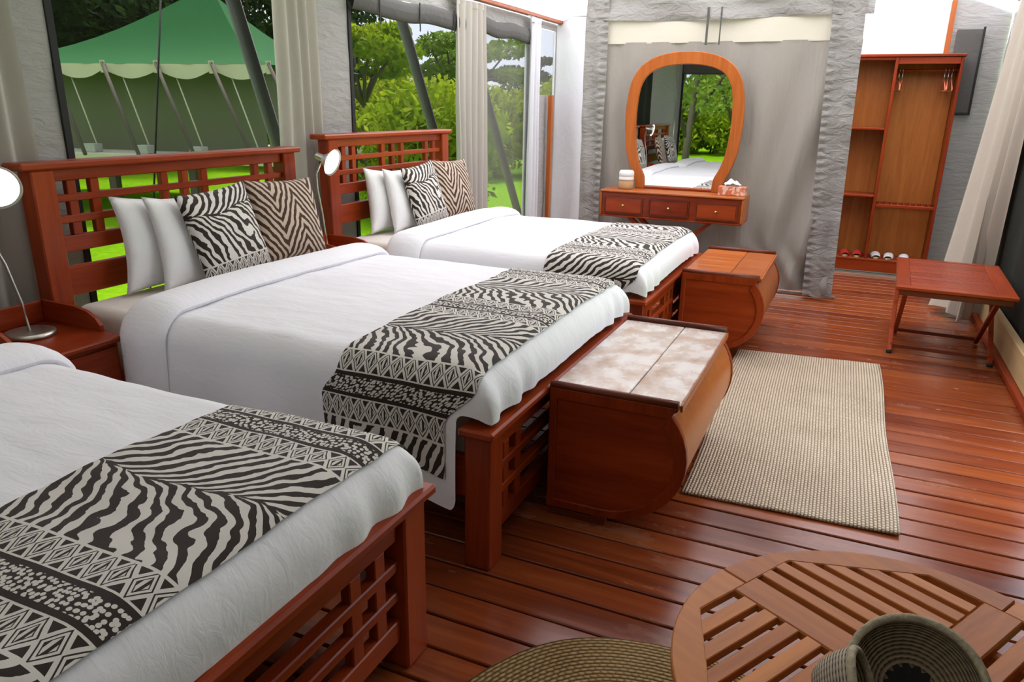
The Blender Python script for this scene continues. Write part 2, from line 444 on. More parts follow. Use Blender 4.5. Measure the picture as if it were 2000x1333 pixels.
def structure(o): o['kind'] = 'structure'; return o
def copy_thing(o, parent=None):
    c = o.copy(); COL.objects.link(c); c.parent = parent
    for ch in o.children: copy_thing(ch, c)
    return c

# ------------------------------------------------------------------ setting: floor
XL, XR, YB, YF = -3.40, 1.12, 8.75, -1.5
def build_floor():
    fl = structure(box('floor', (XL, YF, -.10), (XR, YB, -.035), 'subfloor_board', bev=0))
    rng = random.Random(4); y = YF; pitch = .1365; base = None
    while y < YB-.05:
        w = pitch-.010; x0, x1 = XL, XR
        if base is None:
            base = box('plank', (x0, 0, -.035), (x1, w, 0), 'floor', bev=.0035)
        me = base.data; o = base if y == YF else bpy.data.objects.new('plank', me)
        if o is not base: COL.objects.link(o)
        o.parent = fl; fx, fy, fz = fl.location
        o.location = (0-fx+(x0+x1)/2, y+w/2-fy, -.035-fz+rng.uniform(-.002, .0005))
        y += pitch
build_floor()

# left wall: canvas with window openings
ZT = 2.50
WINS = [(2.42, 3.95, .15, 2.36), (4.66, 6.28, .15, 2.36), (6.72, 7.78, .15, 2.38), (8.14, 8.60, 1.72, 2.42)]
def build_left_wall():
    ys = sorted({YF, YB, *[w[0] for w in WINS], *[w[1] for w in WINS]}); vs, fs = [], []
    def quad(y0, y1, z0, z1):
        nu, nv = max(1, int((y1-y0)/.12)), max(1, int((z1-z0)/.12)); k0 = len(vs)
        for i in range(nu+1):
            for j in range(nv+1):
                y, z = y0+(y1-y0)*i/nu, z0+(z1-z0)*j/nv
                vs.append((.012*nz(y*2.2, z*4, 3), y, z))
        for i in range(nu):
            for j in range(nv): k = k0+i*(nv+1)+j; fs.append((k, k+nv+1, k+nv+2, k+1))
    for a, b in zip(ys[:-1], ys[1:]):
        w = [q for q in WINS if q[0] <= a+1e-6 and q[1] >= b-1e-6]
        if w: quad(a, b, 0, w[0][2]); quad(a, b, w[0][3], ZT)
        else: quad(a, b, 0, ZT)
    wl = structure(mk('wall_left', vs, fs, 'canvas', smooth=True, loc=(XL, 0, 0)))
    for n, (y0, y1, z0, z1) in enumerate(WINS):
        sc = structure(box('window_%d' % (n+1), (-.002, y0, z0), (.002, y1, z1), 'screen_grey' if n >= 2 else 'screen', bev=0))
        sc.location = (XL-.01, (y0+y1)/2, z0); h = (y1-y0)/2
        for s in (-1, 1): box('hem', (.008, s*h-.018, 0), (.022, s*h+.018, z1-z0), 'hem' if n < 2 else 'canvas_white', sc, .002)
        if n < 3: box('hem', (.008, -h, -.015), (.022, h, .02), 'hem', sc, .002)
        if True:
            def roll(a, b, H=z1-z0, h=h, n=n):
                an = b*2*PI; rr = .055
                y = -h-.02+(2*h+.04)*a; sag = .012*math.sin(a*PI*3+n)+.01*nz(y*3, n)
                return (.05+rr*.55*math.cos(an), y, H-.075+rr*1.35*math.sin(an)+sag)
            if n < 3: grid('rolled_flap', roll, 24, 12, 'flap', sc)
            if 0 < n < 2:
                for k in range(3):
                    yy = -h+.28+k*(2*h-.5)/2
                    box('tie', (.085, yy-.006, z1-z0-.21), (.09, yy+.006, z1-z0-.0), 'hem', sc, 0)
build_left_wall()
def closed_window():
    def f(a, b):
        y, z = .55+1.15*a, .15+2.2*b; return (.02+.012*math.sin(y*14)+.01*nz(y*3, z*2), y, z)
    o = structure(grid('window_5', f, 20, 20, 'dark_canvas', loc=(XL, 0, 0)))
closed_window()
# corner post and back opening at the far left corner
structure(tag(box('trim_1', (-3.36, 8.36, 0), (-3.31, 8.42, 1.72), 'org_z'), 'orange wooden tent post in the far left corner'))

def build_back_wall():
    def gz(x): return 2.50+.80*(1-abs(x+1.14)/2.26)
    nvz = 16
    for nm, xs, mt in (('wall_back', np.linspace(XL, .62, 36), 'canvas_white'), ('wall_back_right', np.linspace(.62, XR, 8), 'canvas')):
      vs, fs = [], []
      for x in xs:
        for j in range(nvz+1):
            z = gz(x)*j/nvz; vs.append((x, .018*nz(x*3, z*1.5, 9)+.02*math.sin(x*7), z))
      n = nvz+1
      for i in range(len(xs)-1):
        for j in range(nvz): k = i*n+j; fs.append((k, k+n, k+n+1, k+1))
      structure(mk(nm, vs, fs, mt, smooth=True, loc=(0, YB, 0)))
    # front wall behind the camera: canvas round a wide screened opening
    X0, X1, Z1 = -3.3, -1.5, 2.42; vs, fs = [], []
    def q(x0, x1, z0, z1a, z1b):
        k = len(vs); vs.extend([(x0, 0, z0), (x1, 0, z0), (x1, 0, z1b), (x0, 0, z1a)]); fs.append((k, k+1, k+2, k+3))
    q(XL, X0, 0, gz(XL), gz(X0)); q(X0, -1.14, Z1, gz(X0), gz(-1.14)); q(-1.14, X1, Z1, gz(-1.14), gz(X1)); q(X1, XR, 0, gz(X1), gz(XR)); q(X0, X1, 0, .12, .12)
    structure(mk('wall_front', vs, fs, 'canvas', loc=(0, YF, 0)))
    sc = structure(box('window_7', (X0, -.002, .12), (X1, .002, Z1), 'screen', bev=0)); sc.location = ((X0+X1)/2, YF-.01, .12)
    h = (X1-X0)/2
    for s in (-1, 1): box('hem', (s*h-.02, .01, 0), (s*h+.02, .03, Z1-.12), 'hem', sc, .002)
    box('rolled_flap', (-h, .02, Z1-.12-.2), (h, .1, Z1-.12), 'flap', sc, .03)
    # ceiling: two slopes of canvas, split into sections that steer the light
    def roof(a, b):
        x = XL-.15+(XR-XL+.3)*a; y = YF+(YB-YF)*b
        return (x, y, gz(max(XL, min(XR, x)))-(.04 if x < XL or x > XR else 0)+.015*math.sin(b*38)*math.sin(a*PI*2)**2)
    structure(grid('ceiling_front', lambda a, b: roof(a, b*.36), 32, 30, 'roof_dimmed'))
    structure(grid('ceiling', lambda a, b: roof(a, .36+b*.26), 32, 24, 'roof'))
    structure(grid('ceiling_rear', lambda a, b: roof(a, .62+b*.38), 32, 28, 'roof_pale'))
    structure(tag(box('trim_2', (XL+.02, 6.0, 2.50), (XL+.09, YB, 2.57), 'org_x'), 'wooden eave beam over the far windows'))
build_back_wall()

def build_right_wall():
    vs, fs = [], []
    def quad(y0, y1, z0, z1):
        nu, nv = max(1, int((y1-y0)/.12)), max(1, int((z1-z0)/.12)); k0 = len(vs)
        for i in range(nu+1):
            for j in range(nv+1):
                y, z = y0+(y1-y0)*i/nu, z0+(z1-z0)*j/nv; vs.append((.02*nz(y*2.0, z*1.4, 5), y, z))
        for i in range(nu):
            for j in range(nv): k = k0+i*(nv+1)+j; fs.append((k, k+1, k+nv+2, k+nv+1))
    quad(7.1, 7.45, 0, ZT); quad(7.45, 8.15, 0, .9); quad(7.45, 8.15, 2.25, ZT); quad(8.15, YB, 0, ZT)
    structure(mk('wall_right', vs, fs, 'canvas', smooth=True, loc=(XR, 0, 0)))
    sc = structure(box('window_6', (-.002, -.35, 0), (.002, .35, 1.35), 'screen', bev=0)); sc.location = (XR+.01, 7.8, .9)
    for s in (-1, 1): box('hem', (-.02, s*.35-.012, 0), (-.008, s*.35+.012, 1.35), 'hem', sc, .002)
    # dark canvas further forward, door gap (outside the frame), dark canvas again
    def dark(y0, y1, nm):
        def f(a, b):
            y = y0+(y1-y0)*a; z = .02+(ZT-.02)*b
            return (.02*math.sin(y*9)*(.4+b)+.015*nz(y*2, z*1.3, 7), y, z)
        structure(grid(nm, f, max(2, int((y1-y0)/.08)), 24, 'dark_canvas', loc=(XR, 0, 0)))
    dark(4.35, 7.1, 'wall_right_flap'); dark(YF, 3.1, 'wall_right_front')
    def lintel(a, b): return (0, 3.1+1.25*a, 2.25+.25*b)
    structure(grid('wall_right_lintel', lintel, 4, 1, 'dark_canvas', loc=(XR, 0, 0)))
    bb = structure(box('baseboard_right', (1.055, 4.35, .045), (1.105, 7.3, .235), 'cream_wood', bev=.006))
    b2 = structure(tag(box('trim_3', (1.02, 4.35, .0), (1.10, 8.3, .045), 'wood_y', bev=.006), 'low red-brown floor trim along the right wall'))
build_right_wall()

# ------------------------------------------------------------------ partition
def build_partition():
    x0, x1, Y = -2.42, -.05, 6.93
    t = thing('partition_curtain', 'grey canvas partition hanging behind the mirror and dresser, hem weighted by a rod', 'partition', (-1.23, Y, 0))
    ox = -1.23
    def panel(a, b):
        x = x0+.1+(x1-.15-x0)*a; z = .06+2.095*b
        k = smooth01((a-.45)/.55)
        # pulled folds sweep towards the lower right
        ph = (x*1.0+(.45-.33*z)*k)*17.0
        d = .06*k*math.sin(ph)*(.35+.65*smooth01((2.2-z)/1.6))+.012*math.sin(x*23+z*3)*(1-k)+.02*nz(x*2.2, z*1.1, 2)
        if z < .55: d += .03*math.sin(x*26+z*16)*smooth01((.55-z)/.3)*smooth01((a-.3)/.3)
        return (x-ox, .03+d, z)
    grid('inner_panel', panel, 110, 60, 'partition', t)
    def net(a, b):
        x = x0+.12+(x1-x0-.36)*a; z = 2.145+.25*b; return (x-ox, .025+.01*math.sin(x*9), z)
    grid('light_strip', net, 30, 4, 'net', t)
    def val(a, b):
        x = x0+(x1-x0)*a; z = 2.33+.45*b
        return (x-ox, -.005+.022*math.sin(x*6+z*16)+.03*nz(x*3, z*9, 4), z-.01*math.sin(x*3.4))
    grid('valance', val, 70, 18, 'partition_edge', t)
    for nm, xa, xb, lean in (('border', x0, x0+.21, 0.0), ('border', x1-.24, x1, 1.0)):
        def bd(a, b, xa=xa, xb=xb, lean=lean):
            x = xa+(xb-xa)*a-lean*.07*b; z = .03+2.75*b
            d = .012*math.sin(z*95)*math.exp(-((a-(.85 if lean == 0 else .1))/.13)**2)+.02*nz(x*7, z*5, 6)+.016*math.sin(a*9+z*2.5)
            return (x-ox, -.03+d, z)
        grid(nm, bd, 14, 150, 'partition_edge', t)
    tube('hem_rod', [(x0-ox, 0, .035), (x1+.03-ox, 0, .035)], .016, 'rod', t)
    tube('top_rod', [(x0-ox-.05, 0, 2.78), (x1+.05-ox, 0, 2.78)], .016, 'rod', t)
    def seam(a, b):
        x = x0+.1+(x1-.15-x0)*a; return (x-ox, .0+.02*nz(x*2.2, .4, 2)-.012, .375+.02*b)
    for k, xx in enumerate((-1.33, -1.22)):
        bar('strap', (xx-ox, -.035, 2.42), (xx-ox, -.035, 2.12), .012 if k else .02, .004, 'flap', t, up=(0, 1, 0))
build_partition()

# ------------------------------------------------------------------ curtains
def curtain(label, y0, y1, x, zt, zb, folds, amp, mat='curtain', flare=0.0, seed=0, hooks=True):
    yc = (y0+y1)/2; t = thing('curtain', label, 'curtain', (x, yc, zb), group='window curtains'); w = y1-y0
    def f(a, b):
        z = (zt-zb)*b; yy = (a-.5)*w*(1+flare*(1-b))
        d = amp*(.55+.45*(1-b))*math.sin(a*folds*2*PI+seed+.6*math.sin(b*2.2+seed))+.01*nz(a*5, b*3, seed)
        return (d, yy+.012*math.sin(b*4+a*6+seed), z)
    grid('drape', f, folds*14, 30, mat, t)
    def hd(a, b): return (amp*.6*math.sin(a*folds*2*PI+seed)+.004, (a-.5)*w*1.02, zt-zb-.02+.05*b)
    grid('heading_tape', hd, folds*14, 2, mat, t)
    tube('rail', [(-.01, -w/2-.06, zt-zb+.035), (-.01, w/2+.06, zt-zb+.035)], .008, 'rod', t)
curtain('cream curtain at the left picture edge, behind the near bedside lamp', 1.70, 2.20, -3.33, 2.40, .05, 4, .035, seed=1.0)
curtain('tall cream curtain gathered between the middle and far headboards', 3.80, 4.22, -3.34, 2.44, .05, 4, .032, seed=2.2)
curtain('bright white curtain beside the far headboard, between two screened windows', 6.10, 6.66, -3.33, 2.44, .05, 5, .05, seed=.4)
curtain('narrow white curtain in the far left corner past the grey window', 7.72, 7.98, -3.32, 2.46, .05, 3, .03, mat='canvas_white', seed=3.0)
def right_curtain():
    t = thing('curtain', 'long cream curtain sweeping down the right wall behind the folding stand', 'curtain', (.9, 6.9, 0), group='window curtains')
    bot = [(.70, 7.08), (.76, 6.86), (.84, 6.62), (.90, 6.56), (.96, 6.70), (1.04, 6.74)]
    top = [(.985, 7.50), (1.0, 7.32), (1.02, 7.12), (1.03, 6.95), (1.05, 6.78), (1.06, 6.60)]
    def lerp(L, a):
        k = a*(len(L)-1); i = min(int(k), len(L)-2); f = k-i; return (L[i][0]*(1-f)+L[i+1][0]*f, L[i][1]*(1-f)+L[i+1][1]*f)
    def f(a, b):
        p, q = lerp(bot, a), lerp(top, a); e = b**.8
        x, y = p[0]*(1-e)+q[0]*e, p[1]*(1-e)+q[1]*e
        x += .035*math.sin(a*4.2*2*PI+.5)*(1-.5*b)
        zb = .03+.06*abs(math.sin(a*5))
        return (x-.9, y-6.9, zb+(2.46-zb)*b)
    grid('drape', f, 70, 40, 'curtain_tan', t)
    tube('rail', [(.12, 6.55-6.9, 2.47), (.09, 7.6-6.9, 2.47)], .008, 'rod', t)
right_curtain()
def back_panel():
    t = thing('hanging_canvas_panel', 'tall white canvas panel in the gap left of the partition', 'canvas panel', (-3.14, 8.62, 0))
    def f(a, b):
        x = -.24+.5*a; z = .02+2.55*b; return (x, .018*math.sin(a*7+b*1.5)+.012*nz(a*3, b*4, 8), z)
    grid('sheet', f, 16, 30, 'canvas_white', t); tube('rail', [(-.26, 0, 2.58), (.28, 0, 2.58)], .01, 'rod', t)
    # screened hatch and post beside the wardrobe
    b = thing('wall_hatch', 'dark grey fabric hatch on the back wall beside the wardrobe top', 'window hatch', (.795, 8.697, 1.6))
    box('panel', (-.11, 0, 0), (.11, .015, .76), 'flap', b); box('edge', (.105, -.01, -.02), (.125, .0, .78), 'hem', b)
    box('edge', (-.11, -.01, -.02), (.11, .0, .0), 'hem', b)
    structure(tag(box('trim_4', (.60, 8.694, 0), (.645, 8.712, 2.62), 'org_z', bev=.002), 'wooden wall post rising behind the wardrobe'))
back_panel()

# ------------------------------------------------------------------ beds
def make_bed(label, yc, Wd, hb):
    t = thing('bed', label, 'bed', (-2.08, yc, 0), group='wooden beds in a row')
    h = Wd/2; xh, xf = -3.20+2.08, -1.045+2.08
    P = dict(parent=t)
    # headboard
    box('headboard_cap', (xh-.075, -h-.045, hb-.032), (xh+.055, h+.045, hb), 'wood_y', t, .008)
    for s in (-1, 1): box('headboard_post', (xh-.045, s*h-s*.105, 0), (xh+.045, s*h, hb-.032), 'wood_z', t, .006)
    iy = h-.105
    for nm, z0, z1 in (('headboard_rail', hb-.085, hb-.032), ('headboard_rail', hb-.177, hb-.145), ('headboard_rail', hb-.272, hb-.238), ('headboard_rail', hb-.40, hb-.328), ('headboard_rail', hb-.60, hb-.468), ('headboard_rail', .22, .36)):
        box(nm, (xh-.02, -iy, z0), (xh+.02, iy, z1), 'wood_y', t, .004)
    ys = [-iy+.09, -iy+.205, -.13, 0, .13, iy-.205, iy-.09]
    for y in ys: box('headboard_slat', (xh-.016, y-.022, hb-.328), (xh+.016, y+.022, hb-.085), 'wood_z', t, .003)
    # footboard
    box('footboard_cap', (xf-.065, -h-.03, .523), (xf+.068, h+.03, .555), 'wood_y', t, .008)
    for s in (-1, 1): box('footboard_post', (xf-.055, s*h-s*.11, 0), (xf+.045, s*h, .523), 'wood_z', t, .006)
    iy = h-.11
    for z0, z1 in ((.435, .523), (.335, .368), (.238, .270), (.10, .172)):
        box('footboard_rail', (xf-.018, -iy, z0), (xf+.022, iy, z1), 'wood_y', t, .004)
    for y in (-iy+.085, -iy+.195, -.11, 0, .11, iy-.195, iy-.085):
        box('footboard_slat', (xf-.014, y-.024, .172), (xf+.018, y+.024, .435), 'wood_z', t, .003)
    for s in (-1, 1): box('side_rail', (xh+.045, s*(h-.05)-.018, .26), (xf-.055, s*(h-.05)+.018, .42), 'wood_x', t, .004)
    for k in range(7): box('bed_slat', (xh+.2+k*.29, -h+.07, .30), (xh+.29+k*.29, h-.07, .325), 'wood_y', t, .003)
    return t

def rbox(name, a, b, r, mat, parent, n=5, seed=0, wr=.0):
    """softly rounded block (mattress)"""
    bm = bmesh.new(); box_bm(bm, a, b); es = list(bm.edges)
    bmesh.ops.bevel(bm, geom=es, offset=r, segments=n, affect='EDGES', profile=.5)
    return from_bm(name, bm, mat, parent, smooth=True)

def make_bedding(which, yc, Wd, top, sidedrop, matrun, group=False):
    h = Wd/2+.005; rad = .115
    mt = thing('mattress', 'cream sheeted mattress on the %s bed' % which, 'mattress', (-2.12, yc, .325), group='mattresses')
    rbox('mattress_body', (-1.04, -Wd/2+.085, 0), (.99, Wd/2-.085, .375+(top-.74)*.5), .05, 'mattress', mt)
    # duvet: cross path around the bed, long path down the foot
    Ls = sidedrop; arc = rad*PI/2; flat = 2*(h-rad); tot = 2*Ls+2*arc+flat
    def cross(v, off=0.0):
        d = v*tot
        if d < Ls: y, z, ny, nzz = -h, -(rad+Ls-d), -1, 0
        elif d < Ls+arc:
            a = (d-Ls)/rad; y, z, ny, nzz = -h+rad-rad*math.cos(a), -rad+rad*math.sin(a), -math.cos(a), math.sin(a)
        elif d < Ls+arc+flat: y, z, ny, nzz = -h+rad+(d-Ls-arc), 0, 0, 1
        elif d < Ls+2*arc+flat:
            a = (d-Ls-arc-flat)/rad; y, z, ny, nzz = h-rad+rad*math.sin(a), -rad+rad*math.cos(a), math.sin(a), math.cos(a)
        else: y, z, ny, nzz = h, -rad-(d-Ls-2*arc-flat), 1, 0
        return y+ny*off, z+nzz*off, d
    x0, fr = -2.62, .14; xtop = -1.0; seed = yc*3.1
    def surf(u, v, off=0.0):
        y, z, d = cross(v, off)
        side = smooth01((-z-.06)/.12)
        xe = xtop*(1-side)+(-1.125)*side
        Lx = (xe-fr)-x0; total = Lx+fr*PI/2+.035; e = u*total
        if e < Lx: x, dz = x0+e, 0.0
        elif e < Lx+fr*PI/2: a = (e-Lx)/fr; x, dz = xe-fr+fr*math.sin(a), fr*(math.cos(a)-1)
        else: x, dz = xe, -fr-(e-Lx-fr*PI/2)
        if dz < 0 and off: x += off
        zz = -(((-z)**3+(-dz)**3)**(1/3)) if (z < 0 and dz < 0) else z+dz
        if z < 0 and side > 0: x = min(x, xe); zz = zz*(1-side)+z*side
        wr = .008*nz(x*2.2+seed, y*5, 1.5)+.005*nz(x*7+seed, y*14, 4)
        crown = .018*(1-min(1.0, abs(y/h))**2)
        foot = smooth01((u-.86)/.14)*(1-side)
        ruck = .012*math.sin(y*38+3*nz(y*3, seed))*foot*smooth01((abs(y/h)-.35)/.4)
        wave = side*(.014*math.sin(x*13+seed)+.010*nz(x*5, seed, z*3))*smooth01(-z/.4)
        zw = top+zz+crown+(wr if side < .5 else 0)
        if side > 0: zw -= .04*side*(smooth01((u-.7)/.2)-1.5*smooth01((u-.92)/.08))*smooth01(-z/.4)
        sgn = 1 if y > 0 else -1
        return (x+2.0+ruck, y+sgn*wave, zw-.0)
    du = thing('duvet', 'white duvet with turned-back edge covering the %s bed' % which, 'duvet', (-2.0, yc, 0), group='duvets')
    o = grid('cover', lambda a, b: surf(a, b), 80, 120, 'sheet', du)
    # turned-back roll at the head end
    n = 18
    def fold(a, b):
        v = .0+a; y, z, d = cross(v, 0.0); an = b*2*PI
        y1, z1, _ = cross(min(1, v+.002)); y2, z2, _ = cross(max(0, v-.002))
        ty, tz = y1-y2, z1-z2; L = math.hypot(ty, tz) or 1; ny, nn = -tz/L, ty/L
        rx, rn = .125*(1+.05*nz(v*9, seed)), .040+.006*nz(v*14, seed+3)
        px = -2.60+.03*nz(v*4, seed, 9)+rx*math.cos(an); off = .018+rn*math.sin(an)
        crown = .018*(1-min(1.0, abs(y/h))**2)
        return (px+2.0, y+ny*off, top+z+nn*off+crown)
    grid('turned_back_edge', fold, 110, n, 'sheet', du)
    # runner: a strip of the same surface, slightly proud
    ru = thing('bed_runner', {'nearest': 'black and white zebra runner across the nearest bed, cut by the picture edge', 'middle': 'black and white zebra runner across the middle bed, hanging over its side', 'far': 'black and white zebra runner across the far bed by the dresser'}[which], 'bed runner', (-2.0, yc, 0), group='zebra print bed runners')
    Lx = (xtop-fr)-x0+fr*PI/2+.035; ua, ub = 1.0/Lx, 1.565/Lx
    va = .045 if which != 'far' else .10
    def rf(a, b): return surf(ua+(ub-ua)*a, va+(1-2*va)*b, .007)
    grid('cloth_strip', rf, 30, 130, matrun, ru, uvf=lambda a, b: (a*(ub-ua)*Lx, b*(1-2*va)*tot))
    return top

beds = [('nearest', .80, 1.66, 1.335, .715, .40, 'runner_a'), ('middle', 2.885, 1.66, 1.335, .745, .37, 'runner_b'), ('far', 4.845, 1.60, 1.40, .745, .37, 'runner_c')]
BL = {'nearest': 'red-brown wooden bed at lower left, nearest the camera', 'middle': 'red-brown wooden bed in the middle of the row, with lattice headboard', 'far': 'red-brown wooden bed furthest away, beside the dresser'}
for w, yc, wd, hb, top, sd, mr in beds:
    make_bed(BL[w], yc, wd, hb); make_bedding(w, yc, wd, top, sd, mr)

# ------------------------------------------------------------------ pillows
def pillow_mesh(name, w, h, t, mat, ear=.05, seed=0, flange=0.0):
    n = 22; vs, fs, uvs = [], [], []
    for side in (1, -1):
        for i in range(n+1):
            for j in range(n+1):
                a, b = i/n*2-1, j/n*2-1
                e = (1-abs(a)**2.6)*(1-abs(b)**2.6); z = side*t/2*max(0.0, e)**.52
                pin = 1-ear*(1-(a*b)**2)*(a*a*(1-b*b)+b*b*(1-a*a))*1.6
                x, y = a*w/2*(1-ear*1.3*a*a*(1-b*b)), b*h/2*(1-ear*1.3*b*b*(1-a*a))
                z += .012*nz(a*2+seed, b*2, side)*e
                vs.append((x, y+h/2, z)); uvs.append(((a+1)/2*w, (b+1)/2*h))
    m = (n+1)**2
    for s in (0, 1):
        for i in range(n):
            for j in range(n):
                k = s*m+i*(n+1)+j; q = (k, k+n+1, k+n+2, k+1); fs.append(q if s == 0 else tuple(reversed(q)))
    me = bpy.data.meshes.new(name); me.from_pydata(vs, [], fs)
    ul = me.uv_layers.new(name='UVMap'); idx = np.zeros(len(me.loops), dtype=np.int32); me.loops.foreach_get('vertex_index', idx)
    ul.data.foreach_set('uv', np.asarray(uvs, dtype=np.float32)[idx].ravel())
    bm = bmesh.new(); bm.from_mesh(me); bmesh.ops.remove_doubles(bm, verts=bm.verts, dist=1e-5); bm.to_mesh(me); bm.free()
    me.materials.append(MAT[mat]); me.polygons.foreach_set('use_smooth', [True]*len(me.polygons)); me.update(); return me
PM = {'white': pillow_mesh('pillow', .64, .46, .12, 'pillow', .09, 1), 'zebra': pillow_mesh('cushion', .50, .47, .115, 'cushion_zebra', .05, 5), 'brown': pillow_mesh('cushion', .50, .47, .13, 'cushion_brown', .05, 9)}
def place_pillow(kind, x, y, z, lean, roll, yaw, label, cat, group):
    o = bpy.data.objects.new('white_pillow' if kind == 'white' else ('zebra_cushion' if kind == 'zebra' else 'brown_zebra_cushion'), PM[kind]); COL.objects.link(o)
    # local x -> world +Y (so the print is not mirrored seen from the foot end), local y -> up, local z -> +X
    base = Matrix(((0, 0, 1), (1, 0, 0), (0, 1, 0))).to_4x4()
    m = Matrix.Translation((x, y, z)) @ Matrix.Rotation(yaw, 4, 'Z') @ Matrix.Rotation(-lean, 4, 'Y') @ Matrix.Rotation(roll, 4, 'X') @ base
    o.matrix_world = m; tag(o, label, cat, group); return o
for w, dy, dz in (('nearest', -2.06, -.015), ('middle', 0, 0), ('far', 1.985, 0)):
    place_pillow('white', -3.045, 2.66+dy, .70+dz, R(8), R(-3), 0, 'plump white pillow leaning on the %s headboard, rearmost of its pair' % w, 'pillow', 'white pillows')
    place_pillow('white', -2.945, 2.77+dy, .695+dz, R(13), R(-4), R(4), 'white pillow in front of its twin on the %s bed' % w, 'pillow', 'white pillows')
    place_pillow('zebra', -2.845, 2.88+dy, .725+dz, R(16), R(4), R(3), 'black and white zebra cushion on the %s bed, leaning on white pillows' % w, 'cushion', 'zebra print cushions')
    place_pillow('brown', -2.90, 3.37+dy, .725+dz, R(16), R(-2), R(-6), 'brown and tan zebra cushion on the %s bed, beside the black and white one' % w, 'cushion', 'zebra print cushions')

# ------------------------------------------------------------------ bedside tables and lamps
def nightstand(yc, wy, label):
    t = thing('bedside_table', label, 'bedside table', (-2.95, yc, 0), group='bedside tables'); h = wy/2
    for sx in (-.22, .20):
        for sy in (-h+.025, h-.025): box('leg', (sx-.02, sy-.02, 0), (sx+.02, sy+.02, .5), 'wood_z', t)
    box('case', (-.235, -h+.012, .36), (.215, h-.012, .63), 'wood_y', t)
    box('top', (-.245, -h, .63), (.25, h, .655), 'wood_y', t, .006)
    for s in (-1, 1):
        prof = [(-.245, .655), (.13, .655), (.125, .68), (.10, .71), (.05, .735), (-.03, .748), (-.245, .75)]
        prism('side_gallery', prof, 1, s*h, s*(h-.016), 'wood_x', t)
    box('back_gallery', (-.245, -h+.016, .655), (-.23, h-.016, .75), 'wood_y', t)
    d = box('drawer', (.215, -h+.03, .40), (.232, h-.03, .61), 'wood_y', t); lathe('knob', [(0, .028), (.012, .026), (.014, .018), (.006, .008), (.006, 0)], 'brass', d, 12)
    d.children[0].rotation_euler = (0, R(90), 0); d.children[0].location = (.008, 0, .105)
    box('shelf', (-.22, -h+.02, .12), (.2, h-.02, .14), 'wood_y', t); return t
nightstand(1.845, .385, 'red-brown bedside table with curved gallery between the nearest and middle beds')
nightstand(3.885, .30, 'red-brown bedside table with curved gallery between the middle and far beds')
def lamp(label, base, stem, sp, sd, r, loc):
    t = thing('bedside_lamp', label, 'lamp', loc, group='bedside lamps')
    lathe('base', [(0, .022), (.08, .022), (.094, .018), (.098, .008), (.094, 0), (0, 0)], 'nickel', t, 32)
    tube('gooseneck', stem, .0055, 'nickel', t, 8)
    sh = lathe('shade', [(0, .0), (.017, .001), (.021, .008), (.022, .045), (.030, .06), (.05, .085), (r, .125), (r-.004, .125), (.046, .088), (.02, .06)], 'nickel', t, 32)
    d = Vector(sd).normalized(); q = Vector((0, 0, 1)).rotation_difference(d); sh.rotation_mode = 'QUATERNION'; sh.rotation_quaternion = q
    sh.location = Vector(sp)-d*.06
    dif = lathe('diffuser', [(0, .121), (r*.6, .1205), (r-.004, .117)], 'glow', sh, 32)
    return t
lamp('tall chrome gooseneck lamp with lit white disc at the left picture edge', None, [(0, 0, .02), (-.01, -.005, .14), (-.035, -.025, .30), (-.07, -.05, .42), (-.085, -.06, .53), (-.06, -.045, .60), (-.02, -.02, .625)], (-.015, -.015, .625), (.80, -.52, -.22), .088, (-3.03, 1.855, .655))
lamp('chrome gooseneck lamp with lit white disc between the middle and far headboards', None, [(0, -.01, .02), (.0, -.03, .14), (.0, -.05, .28), (-.005, -.075, .42), (0, -.085, .52), (.02, -.07, .57), (.03, -.06, .59)], (.04, -.05, .61), (.88, .10, -.30), .085, (-3.05, 3.86, .655))

